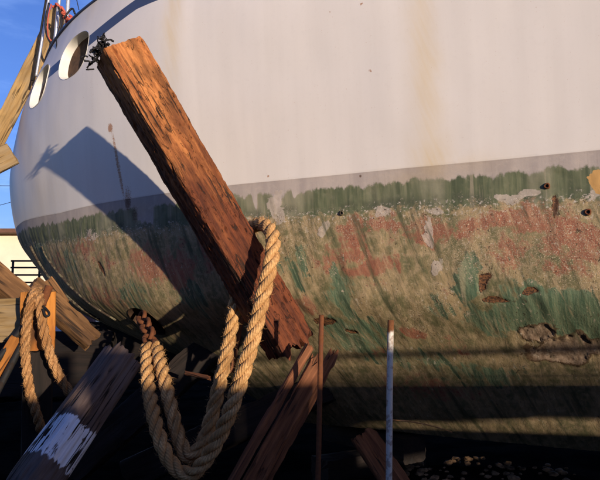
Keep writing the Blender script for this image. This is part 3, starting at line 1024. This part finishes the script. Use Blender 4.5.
# ------------------------------------------------------------------ hawser sling round the baulk
rope('hawser', [(-1.0942, 4.35, 1.3443), (-1.0263, 4.1, 1.1869), (-0.9453, 3.9, 1.0203), (-0.8524, 3.74, 0.8434), (-0.7492, 3.64, 0.7047), (-0.632, 3.58, 0.6641), (-0.527, 3.52, 0.767), (-0.4313, 3.46, 0.9435), (-0.3512, 3.42, 1.146), (-0.2756, 3.42, 1.4045),
                (-0.2119, 3.45, 1.6796), (-0.1639, 3.5, 1.914), (-0.1693, 3.6, 2.0565), (-0.2418, 3.78, 2.1435), (-0.3346, 3.98, 2.1385), (-0.4113, 4.09, 2.0358), (-0.4284, 4.08, 1.8364), (-0.433, 4.02, 1.6331), (-0.4603, 3.94, 1.394), (-0.4983, 3.86, 1.174), (-0.5426, 3.8, 0.9569), (-0.5889, 3.76, 0.8041), (-0.6625, 3.74, 0.7266), (-0.726, 3.78, 0.788), (-0.7954, 3.86, 0.9406), (-0.8704, 3.98, 1.1161), (-0.9523, 4.15, 1.2487), (-1.0322, 4.36, 1.3437)],
     .046, MAT['rope'], 'thick twisted hawser slung round the baulk and hanging in a double loop', 'rope')

# rusty chain from the aperture to the sling
def chain(name, pts, link_l, link_w, r, mat, label, cat):
    c, q = spline(pts, link_l * .25)
    n = max(2, int(q[-1] / (link_l * .72)))
    root = empty(name, tuple(c[0]))
    tag(root, label, cat)
    t_, u_, v_ = frames(c)
    for i in range(n):
        d = (i + .5) / n * q[-1]
        j = int(np.argmin(np.abs(q - d)))
        ax = t_[j]
        sd = u_[j] if i % 2 else v_[j]
        ring = []
        for a in np.linspace(0, 2 * np.pi, 15)[:-1]:
            ring.append(c[j] + ax * math.sin(a) * link_l / 2 + sd * math.copysign(abs(math.cos(a)) ** .7, math.cos(a)) * link_w / 2)
        ring.append(ring[0])
        tube('link', [tuple(x) for x in ring], r, mat, root, .012, 7, .12, i)
    return root


chain('chain', [(-1.3146, 5.0, 1.5507), (-1.2072, 4.75, 1.4754), (-1.1115, 4.5, 1.3939), (-1.0571, 4.32, 1.304)], .15, .10, .017, MAT['rust'], 'short rusty chain holding the hawser at the stern opening', 'chain')

# ------------------------------------------------------------------ piling with the white band
def piling(name, A, B, r0, r1, mat, seed):
    A, B = Vector(A), Vector(B)
    L = (B - A).length
    m = frame_from(B - A, (0, -1, 0))
    ns, nl = 64, 90
    zs = np.linspace(0, L, nl)
    a = np.linspace(0, 2 * np.pi, ns, endpoint=False)
    rad = np.linspace(r0, r1, nl)
    sq = 1 + .09 * np.cos(4 * a)                      # hewn a little square
    P0 = np.zeros((nl, ns, 3))
    P0[..., 0] = rad[:, None] * sq * np.cos(a)
    P0[..., 1] = rad[:, None] * sq * np.sin(a)
    P0[..., 2] = zs[:, None]
    q_ = np.stack([np.cos(a)[None] * 7 + 0 * P0[..., 0], np.sin(a)[None] * 7 + 0 * P0[..., 0], P0[..., 2] * 1.3], -1) + seed
    f_ = fbm(q_, 3)
    d = f_ * .006 - np.exp(-(f_ / .10) ** 2) * .012
    P0[..., 0] += d * np.cos(a); P0[..., 1] += d * np.sin(a)
    P0[..., 2] += np.clip(1 - (L - zs) / .12, 0, 1)[:, None] * fbm(np.stack([np.cos(a) * 6, np.sin(a) * 6, 0 * a], -1) + seed, 3)[None] * .035
    V = P0.reshape(-1, 3).tolist()
    F = [(i * ns + j, i * ns + (j + 1) % ns, (i + 1) * ns + (j + 1) % ns, (i + 1) * ns + j) for i in range(nl - 1) for j in range(ns)]
    for k_ in (.7, .35):
        b0 = len(V)
        for j in range(ns):
            p = P0[-1, j].copy(); p[0] *= k_; p[1] *= k_
            p[2] += .012 * math.sin(j * 1.7) * k_ - .006
            V.append(p.tolist())
        prev = (nl - 1) * ns if k_ == .7 else b0 - ns
        F += [(prev + j, prev + (j + 1) % ns, b0 + (j + 1) % ns, b0 + j) for j in range(ns)]
    F.append(tuple(len(V) - ns + j for j in range(ns)))
    me = bpy.data.meshes.new(name)
    me.from_pydata(V, [], F)
    me.polygons.foreach_set('use_smooth', [True] * len(me.polygons))
    me.materials.append(mat)
    ob = bpy.data.objects.new(name, me)
    COL.objects.link(ob)
    M4 = m.to_4x4(); M4.translation = A
    ob.matrix_world = M4
    return ob


tag(piling('piling', (-1.6926, 2.3283, -0.0732), (-1.0021, 3.45, 1.3413), .125, .105, MAT['piling'], 4.0), 'weathered leaning post with a broad white painted band', 'post')

# ------------------------------------------------------------------ split planks, rod and pipe
f1 = Vector((.45, -.85, .2))
p1 = timber('split_plank', (-0.5519, 3.35, 0.3614), (0.0589, 3.58, 1.3895), .05, .045, f1, MAT['split_wood'], None, 11, .005, 90, .02, .03, .02)
tag(p1, 'narrow sunlit split plank, leftmost of those propping the baulk end', 'plank')
p2_ = timber('split_plank', (-0.4758, 3.42, 0.279), (0.114, 3.66, 1.2902), .11, .04, Vector((.5, -.8, .3)), MAT['split_wood'], None, 12, .006, 90, .02, .08, .03)
tag(p2_, 'wide reddish split plank leaning behind the narrow one under the baulk', 'plank')
p3_ = timber('split_plank', (-0.377, 3.5, 0.3059), (0.2026, 3.74, 1.3317), .06, .04, Vector((.6, -.8, .2)), MAT['split_wood'], None, 13, .006, 60, .02, .06, .03)
tag(p3_, 'short dark split plank whose tip shows right of the rusty rod', 'plank')

rod = tube('iron_rod', [(0.0746, 3.3, -0.1), (0.1173, 3.3, 1.5729)], .0145, MAT['rust'], None, .02, 10, .10, 2)
tag(rod, 'thin upright rusty iron rod beside the lower end of the baulk', 'rod')


def hollow_pipe(name, A, B, r, mat):
    A, B = np.array(A), np.array(B)
    n = 40
    c = A[None] + (B - A)[None] * np.linspace(0, 1, n)[:, None]
    c[:, 0] += .004 * np.sin(np.linspace(0, 5, n))
    v, f = tube_mesh(c, r, 16, cap=False)
    ci = c[-6:]
    vi, fi = tube_mesh(ci, r * .8, 16, cap=False)
    o = len(v)
    f = f + [tuple(o + i for i in q_[::-1]) for q_ in fi]
    base, bi = (n - 1) * 16, o + 5 * 16
    f += [(base + j, base + (j + 1) % 16, bi + (j + 1) % 16, bi + j) for j in range(16)]
    f.append(tuple(o + j for j in range(16)))
    me = bpy.data.meshes.new(name)
    me.from_pydata((np.vstack([v, vi]) - A).tolist(), [], f)
    me.polygons.foreach_set('use_smooth', [True] * len(me.polygons))
    me.materials.append(mat)
    ob = bpy.data.objects.new(name, me)
    COL.objects.link(ob)
    ob.location = A
    return ob


tag(hollow_pipe('steel_pipe', (0.4235, 3.2, -0.1), (0.4838, 3.2, 1.5475), .0165, MAT['pipe']), 'slim upright pale grey pipe with a rusty top in front of the hull', 'pipe')
cd_ = tube('cord', [(0.4803, 3.22, 1.0296), (0.624, 3.5, 0.9718), (0.8123, 3.8, 0.891), (0.9958, 4.05, 0.8061)], .004, MAT['rope_dark'], None, .02, 6)
tag(cd_, 'thin pale cord tied from the pipe to the keel edge', 'cord')

st_ = timber('plank_stub', (0.8211, 4.3, 0.1727), (0.4914, 4.75, 0.6391), .20, .07, Vector((.3, -.9, .2)), MAT['split_wood'], None, 21, .006, 40, .02, .05, .03)
tag(st_, 'shadowed brown plank end leaning left of the pale pipe', 'plank')
sl_ = timber('wood_sliver', (-0.4728, 4.25, 1.1718), (-0.4122, 4.3, 1.5435), .035, .02, Vector((.4, -.9, 0)), MAT['split_wood'], None, 22, .003, 30, .02, .05, .01)
tag(sl_, 'sunlit wood sliver showing between the two right runs of the hawser', 'sliver')
sk_ = timber('broken_stick', (-0.8577, 4.6, 1.1292), (-0.6543, 4.4, 1.1144), .03, .025, Vector((.3, -.9, .2)), MAT['split_wood'], None, 23, .003, 20, .02, .03, .01)
tag(sk_, 'small broken stick lying inside the hawser loop', 'stick')

# ------------------------------------------------------------------ cribbing under the keel, in the dark
def crib(x, y, rz, n, label):
    c_, s__ = math.cos(rz), math.sin(rz)
    z = -.02
    for i in range(n):
        h = .20
        a = rz + (0 if i % 2 else math.pi / 2)
        d = Vector((math.cos(a), math.sin(a), 0))
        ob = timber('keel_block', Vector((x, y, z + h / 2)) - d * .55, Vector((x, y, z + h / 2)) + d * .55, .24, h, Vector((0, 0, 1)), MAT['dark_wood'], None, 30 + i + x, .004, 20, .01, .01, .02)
        tag(ob, label[i], 'block', 'blocks under the keel')
        z += h
crib(.62, 5.45, TH + .1, 3, ['tarred block lowest under the keel behind the pipe', 'tarred block in the middle of the stack under the keel', 'tarred block topmost of the stack under the keel'])

# black timbers added to fill the deep shade behind the ropes
for A_, B_, w_, lab in (((-1.8101, 4.9, 0.3493), (-0.7268, 5.2, 1.3027), .26, 'added black timber rising in the shade behind the banded post'),
                        ((-1.4458, 5.3, 0.2062), (0.2448, 5.0, 0.9921), .26, 'added black timber low in the shade behind the hawser loop'),
                        ((-3.2429, 5.5, 1.0989), (-1.7551, 5.7, 1.0807), .62, 'broad black panel filling the shade behind the upright orange board'),
                        ((-2.4256, 6.3, 1.2705), (0.29, 5.9, 1.0815), .42, 'black panel filling the shade under the rounded end of the hull')):
    ob = timber('shade_timber', A_, B_, w_, .24, Vector((.2, -.9, .3)), MAT['dark_wood'], None, rnd.random() * 50, .006, 40, .01, .02, .03)
    tag(ob, lab, 'timber', 'added black shade timbers')

# rubble catching the low sun under the keel
V, F = [], []
rr_ = random.Random(11)
for i in range(120):
    kx_, ky_ = ((.98, 5.2), (1.12, 5.05), (1.42, 5.35), (1.45, 4.85), (1.75, 5.1), (2.1, 5.2))[i % 6]
    cx_, cy_ = rr_.gauss(kx_, .09), rr_.gauss(ky_, .10)
    cz_ = .03 + .30 * math.exp(-(((cx_ - 1.6) / 1.3) ** 2 + ((cy_ - 5.3) / .55) ** 2))
    r_ = rr_.uniform(.008, .036)
    b0 = len(V)
    rot = Matrix.Rotation(rr_.uniform(0, 6.28), 3, Vector((rr_.gauss(0, 1), rr_.gauss(0, 1), rr_.gauss(0, 1))).normalized())
    t_ = (1 + 5 ** .5) / 2
    for v in ((-1, t_, 0), (1, t_, 0), (-1, -t_, 0), (1, -t_, 0), (0, -1, t_), (0, 1, t_), (0, -1, -t_), (0, 1, -t_), (t_, 0, -1), (t_, 0, 1), (-t_, 0, -1), (-t_, 0, 1)):
        p = rot @ (Vector(v) * (r_ / 1.9) * rr_.uniform(.7, 1.2))
        V.append((cx_ + p.x * 1.3, cy_ + p.y, cz_ + p.z * .7))
    for f in ((0, 11, 5), (0, 5, 1), (0, 1, 7), (0, 7, 10), (0, 10, 11), (1, 5, 9), (5, 11, 4), (11, 10, 2), (10, 7, 6), (7, 1, 8), (3, 9, 4), (3, 4, 2), (3, 2, 6), (3, 6, 8), (3, 8, 9), (4, 9, 5), (2, 4, 11), (6, 2, 10), (8, 6, 7), (9, 8, 1)):
        F.append(tuple(b0 + i_ for i_ in f))
tag(mesh_obj('rubble', V, F, MAT['stone'], smooth=False), 'small stones and litter catching sun in the dark under the keel', 'rubble', kind='stuff')

# ------------------------------------------------------------------ the pile of timbers at the left
o1 = timber('board', (-1.7067, 3.95, 1.3422), (-1.7159, 3.95, 1.7173), .215, .07, Vector((.35, -.93, 0)), MAT['orange_wood'], None, 41, .003, 60, .01, .005, .012)
tag(o1, 'upright orange board with the rope hitched over its top', 'board')
o1b = timber('post', (-1.6598, 3.98, 0.0388), (-1.7074, 3.96, 1.3351), .18, .12, Vector((.35, -.93, 0)), MAT['dark_wood'], None, 46, .004, 30, .01, .01, .01)
tag(o1b, 'black post under the upright orange board', 'post')
o2 = timber('board', (-2.5662, 4.2, 1.5104), (-1.8788, 4.12, 1.5324), .30, .06, Vector((.25, -.95, .1)), MAT['tan_wood'], None, 42, .003, 50, .01, .01, .01)
tag(o2, 'yellowish flat board at the left edge beside the upright orange board', 'board')
o3 = timber('beam', (-2.7225, 4.5, 2.1859), (-2.0264, 4.6, 1.6151), .17, .16, Vector((.45, -.8, .45)), MAT['brown_wood'], None, 43, .007, 60, .02, .03, .02)
tag(o3, 'sloping brown beam above the yellowish board at the left edge', 'beam')
o4 = timber('beam', (-2.2003, 4.9, 1.7943), (-1.7628, 5.15, 1.339), .17, .14, Vector((.45, -.8, .45)), MAT['deep_brown_wood'], None, 44, .006, 60, .02, .03, .02)
tag(o4, 'sloping brown beam sinking into shadow behind the upright orange board', 'beam')
o5 = timber('board', (-1.9535, 3.75, 1.0664), (-1.7707, 3.8, 1.426), .075, .03, Vector((.3, -.93, .1)), MAT['orange_wood'], None, 45, .003, 40, .01, .02, .01)
tag(o5, 'narrow orange board slanting down at the left edge between two black bars', 'board')
for A_, B_, lab in (((-1.9156, 3.72, 1.2013), (-1.7537, 3.85, 1.499), 'upper of two slanting black bars at the left edge'), ((-1.8438, 3.68, 1.053), (-1.7375, 3.8, 1.3889), 'lower of two slanting black bars at the left edge')):
    ob = tube('iron_bar', [A_, B_], .021, MAT['black'], None, .02, 10, .08)
    tag(ob, lab, 'bar', 'black bars')
rope('rope', [(-1.6332, 3.95, 0.7762), (-1.646, 3.84, 0.9683), (-1.6722, 3.8, 1.0956), (-1.6882, 3.78, 1.2192), (-1.7039, 3.77, 1.3661), (-1.6954, 3.76, 1.526), (-1.6811, 3.77, 1.6435), (-1.6933, 3.84, 1.7077), (-1.7256, 3.94, 1.7366), (-1.7078, 3.93, 1.7297), (-1.6515, 3.82, 1.6819), (-1.6239, 3.77, 1.6248), (-1.5986, 3.75, 1.5385), (-1.5678, 3.75, 1.4161), (-1.5223, 3.76, 1.2817), (-1.4561, 3.78, 1.1465), (-1.3795, 3.82, 1.0322), (-1.3171, 3.9, 0.9585)],
     .031, MAT['rope_dark'], 'golden rope hitched over the upright orange board at the left', 'rope', seed=3)
spk_ = tube('spike', [(-1.6385, 3.84, 1.6316), (-1.6081, 3.86, 1.753)], .024, MAT['rust'], None, .01, 9, .15)
tag(spk_, 'rusty spike standing against the top of the upright orange board', 'spike')
hk = tube('hook', [(-1.5872, 3.73, 1.6061), (-1.5646, 3.71, 1.5695), (-1.5459, 3.71, 1.5634), (-1.5448, 3.72, 1.5817), (-1.5729, 3.74, 1.6062), (-1.5967, 3.75, 1.6247)], .008, MAT['black'], None, .006, 7)
tag(hk, 'small black hook on the face of the upright orange board', 'hook')
gs = timber('board', (-2.1908, 5.6, 1.6645), (-2.3702, 5.65, 1.8709), .10, .05, Vector((.4, -.9, .2)), MAT['brown_wood'], None, 48, .004, 30, .01, .02, .01)
tag(gs, 'small brown board end tucked under the stem of the hull', 'board')

# ------------------------------------------------------------------ plank and poles at the top left
pk = timber('leaning_plank', (-3.7021, 6.0, 1.9777), (-2.818, 6.7, 5.0944), .19, .045, Vector((.5, -.85, 0)), MAT['tan_wood'], None, 51, .003, 120, .01, .01, .012)
tag(pk, 'long tan plank leaning up past the end of the hull against the sky', 'plank')
for px_ in ((-2.9624, 6.57, 4.5084), (-3.0047, 6.53, 4.3367), (-3.119, 6.45, 3.9898), (-3.1796, 6.4, 3.7091), (-3.0595, 6.5, 4.1249)):
    ob = tube('screw', [Vector(px_) + Vector((.02, -.05, 0)), Vector(px_) + Vector((0, .03, 0))], .009, MAT['alu'], None, .01, 8)
    ob.parent = pk
    ob.matrix_parent_inverse = pk.matrix_local.inverted()
b2 = timber('board', (-3.05, 5.0, 2.6098), (-2.4981, 5.1, 2.953), .20, .05, Vector((.5, -.85, .1)), MAT['tan_wood'], None, 52, .003, 60, .01, .006, .01)
tag(b2, 'tan board end poking in from the left edge below the leaning plank', 'board')
for A_, B_, r_, m_, lab in (((-2.6623, 6.3, 5.1552), (-2.697, 6.3, 4.4807), .019, 'alu', 'bright aluminium pole in front of the red cord'),
                            ((-2.7822, 6.32, 5.1665), (-2.8302, 6.3, 4.6189), .015, 'alu', 'leftmost aluminium pole beside the tan plank'),
                            ((-2.5882, 6.35, 5.1834), (-2.5973, 6.35, 4.6429), .022, 'alu', 'grey pole on deck right of the red cord'),
                            ((-2.8234, 6.35, 5.1834), (-2.862, 6.3, 4.5958), .012, 'black', 'thin black pole left of the aluminium poles')):
    # carried down to the deck
    A_, B_ = Vector(A_), Vector(B_)
    ob = tube('pole', [A_, B_ + (B_ - A_) * .9], r_, MAT[m_], None, .03, 10)
    tag(ob, lab, 'pole', 'poles above the rail')
tg = empty('red_cord_tangle', (-2.5909, 6.2, 4.8222))
tag(tg, 'tangled red cord looped round the poles above the rail', 'cord')
rw = random.Random(2)
for pts in ([(-2.7254, 6.2, 4.9026), (-2.6823, 6.2, 4.9141), (-2.6376, 6.2, 4.8911), (-2.6034, 6.2, 4.8566), (-2.5691, 6.2, 4.8222), (-2.5779, 6.2, 4.7763), (-2.5437, 6.2, 4.742), (-2.4997, 6.2, 4.7306), (-2.4795, 6.2, 4.7649), (-2.5131, 6.2, 4.7878)], [(-2.6153, 6.2, 4.8796), (-2.5816, 6.2, 4.8566), (-2.5577, 6.2, 4.8107), (-2.5903, 6.2, 4.8107), (-2.5453, 6.2, 4.7763), (-2.5215, 6.2, 4.7306), (-2.5649, 6.2, 4.7306)], [(-2.715, 6.2, 4.9141), (-2.7313, 6.2, 4.7993), (-2.7301, 6.2, 4.6621), (-2.7072, 6.2, 4.5256), (-2.672, 6.2, 4.4689)]):
    tube('strand', [tuple(Vector(p_) + Vector((0, rw.uniform(-.05, .05), 0))) for p_ in pts], .014 if len(pts) > 5 else .008, MAT['red_rope'], tg, .012, 7, .2)
bc = empty('black_cable', (-2.6843, 6.15, 4.4795))
tag(bc, 'black cable sagging in loops beside the tan plank', 'cable')
for pts in ([(-2.7153, 6.15, 4.8988), (-2.7394, 6.15, 4.728), (-2.7392, 6.15, 4.6148), (-2.7187, 6.15, 4.5245), (-2.6719, 6.15, 4.4458), (-2.6301, 6.15, 4.4682)], [(-2.6174, 6.15, 4.8874), (-2.5755, 6.15, 4.6827), (-2.6112, 6.15, 4.5245), (-2.6499, 6.15, 4.4345)], [(-2.5453, 6.15, 4.728), (-2.4846, 6.15, 4.819), (-2.4527, 6.15, 4.8303), (-2.4286, 6.15, 4.7735)]):
    tube('strand', [p_ for p_ in pts], .011, MAT['cable'], bc, .015, 7)
w1 = tube('wire', [(-2.4454, 5.75, 4.3132), (-2.3819, 5.62, 4.0776), (-2.3394, 5.55, 3.8758), (-2.2644, 5.45, 3.7366), (-2.1965, 5.38, 3.6754), (-2.1355, 5.34, 3.6935), (-2.0953, 5.3, 3.7542)], .006, MAT['cable'], None, .02, 6)
tag(w1, 'thin dark wire hanging in a loop under the larger bulwark port', 'wire')
w2 = tube('wire', [(-1.8552, 5.15, 4.4294), (-1.8837, 5.16, 4.2626), (-1.9133, 5.17, 4.1249)], .006, MAT['cable'], None, .02, 6)
tag(w2, 'thin dark wire running down the bulwark above the larger port', 'wire')
w3 = tube('wire', [(-2.5248, 6.4, 5.1042), (-2.4844, 6.4, 4.9498)], .005, MAT['cable'], None, .02, 6)
tag(w3, 'short dark stay above the rail right of the poles', 'wire')

# ------------------------------------------------------------------ far left: building, rack, wires
bl = empty('building', (-19, 30, 0))
tag(bl, 'cream rendered building with a brown eave beyond the hull', 'building')
box('wall', (-34, 30, 0), (-10, 38, 5.38), MAT['wall'], bl)
rf = mesh_obj('roof', [(-34.8, 29.2, 5.38), (-9.2, 29.2, 5.38), (-9.2, 38.8, 5.38), (-34.8, 38.8, 5.38), (-34.8, 29.2, 5.58), (-9.2, 29.2, 5.58), (-9.2, 38.8, 5.58), (-34.8, 38.8, 5.58), (-34.8, 34, 5.75), (-9.2, 34, 5.75)],
         [(0, 3, 2, 1), (0, 1, 5, 4), (4, 5, 9, 8), (7, 8, 9, 6), (2, 3, 7, 6), (1, 2, 6, 9, 5), (3, 0, 4, 8, 7)], MAT['roof'], bl, smooth=False)
rk = empty('steel_rack', (-7.0, 14.5, 0))
tag(rk, 'dark barred steel rack in front of the cream building', 'rack')
for zz in (1.9, 2.08, 2.26, 2.44, 2.62, 2.78):
    tube('bar', [(-7.0, 14.5, zz), (-6.0, 14.5, zz)], .022, MAT['black'], rk, .3, 6)
for xx in (-6.95, -6.3):
    tube('upright', [(xx, 14.5, 0), (xx, 14.5, 2.8)], .03, MAT['black'], rk, .3, 6)
lw = box('low_wall', (-10, 15.2, 0), (-5.2, 15.4, 2.22), MAT['brick_red'])
tag(lw, 'low dull red wall behind the steel rack', 'wall')
bb = box('tank', (-6.05, 13.2, 0), (-5.35, 14.0, 2.02), MAT['box_blue'])
tag(bb, 'pale blue-grey tank beside the steel rack', 'tank')
for i, (a_, b_) in enumerate((((-15.2635, 25.0, 6.8431), (-11.0225, 25.0, 6.8215)), ((-15.1548, 25.0, 5.2795), (-11.0052, 25.0, 6.477)))):
    ob = tube('overhead_wire', [a_, b_], .012, MAT['cable'], None, .5, 5)
    tag(ob, ('level overhead wire crossing the sky left of the hull', 'rising overhead wire crossing the sky left of the hull')[i], 'wire', 'overhead wires')

# ------------------------------------------------------------------ unseen board fence up-sun, its boards shaped to shade the lower part of the yard
e_ = Vector((math.cos(SUN_AZ), math.sin(SUN_AZ), 0))
f0 = Vector((0, 4, 0)) - Vector((-math.sin(SUN_AZ), math.cos(SUN_AZ), 0)) * 8
fn = empty('shade_fence', f0)
tag(fn, 'unseen board fence behind the viewer, uneven boards shaped to shade the yard', 'fence')


def fboard(c0, c1, z0, z1, off=0.0):
    a_, b_ = f0 + e_ * c0, f0 + e_ * c1
    nrm = Vector((-math.sin(SUN_AZ), math.cos(SUN_AZ), 0))
    V = []
    for p in (a_, b_):
        for dn in (-.012, .012):
            for z in (z0, z1):
                V.append(p + nrm * (dn + off) + Vector((0, 0, z)))
    mesh_obj('board', V, [(0, 1, 3, 2), (4, 6, 7, 5), (0, 4, 5, 1), (2, 3, 7, 6), (0, 2, 6, 4), (1, 5, 7, 3)], MAT['fence_wood'], fn, smooth=False)


def stackb(c0, c1, z0, z1, h=.2):
    n = max(1, round((z1 - z0) / h))
    for i in range(n):
        fboard(c0, c1, z0 + (z1 - z0) * i / n, z0 + (z1 - z0) * (i + 1) / n + .012, .03 * (i % 2))


# bays, left to right as seen from the sun
stackb(-3.3, -1.40, 0, 1.70)
stackb(-1.38, -.99, 0, 1.97)
stackb(-.97, -.10, 0, 1.74)
fboard(-.09, .09, 0, 1.93, .05)
stackb(.10, 1.05, 0, 1.66)
for i in range(10):
    stackb(1.05 + i * .05, 1.10 + i * .05, 1.312 + i * .008, 1.66)
stackb(1.55, 6.0, 1.40, 1.66)
fboard(.10, 6.0, 1.795, 1.805, .02)  # thin slats added to soften the upper edge of the fence's shade
fboard(.10, 6.0, 1.76, 1.775, .01)
fboard(.10, 6.0, 1.722, 1.742, .02)
fboard(.10, 6.0, 1.684, 1.712, .02)
fboard(.12, 6.0, 1.855, 1.905, .03)
fboard(1.20, 6.0, 1.335, 1.352)
fboard(1.05, 6.0, 1.06, 1.30)
stackb(1.05, 6.0, 0, .96)
for c_ in (-3.3, -2.3, -1.39, -.98, .95, 2.9, 4.4, 6.0):
    a_ = f0 + e_ * c_
    box('post', (a_.x - .05, a_.y - .05 - .09, -.1), (a_.x + .05, a_.y + .05 - .09, 1.93 if c_ > 2 else 1.68), MAT['fence_wood'], fn)


# ------------------------------------------------------------------ two unseen sheds added to block low sky light, the sun comes through between them
for (x0, x1, y0, y1, h_, lab) in ((-8.0, .75, -5.2, -1.25, 3.1, 'unseen low shed added close behind the viewer to block sky light'), (5.3, 10.0, -.2, 2.6, 3.1, 'unseen low shed added right of the viewer to block sky light')):
    sh = empty('shading_shed', ((x0 + x1) / 2, (y0 + y1) / 2, 0))
    tag(sh, lab, 'shed', 'added shading sheds')
    box('wall', (x0, y0, -.1), (x1, y1, h_), MAT['dark_wood'], sh)
    xm = (y0 + y1) / 2
    mesh_obj('roof', [(x0 - .1, y0 - .2, h_ + .004), (x1 + .02, y0 - .2, h_ + .004), (x1 + .02, y1 + .05, h_ + .004), (x0 - .1, y1 + .05, h_ + .004), (x0 - .1, xm, h_ + .5), (x1 + .02, xm, h_ + .5)],
             [(0, 3, 2, 1), (0, 1, 5, 4), (2, 3, 4, 5), (1, 2, 5), (3, 0, 4)], MAT['roof'], sh, smooth=False)
    box('door', (x0 + 1.2, y1 + .003, 0), (x0 + 2.2, y1 + .04, 2.0), MAT['fence_wood'], sh)
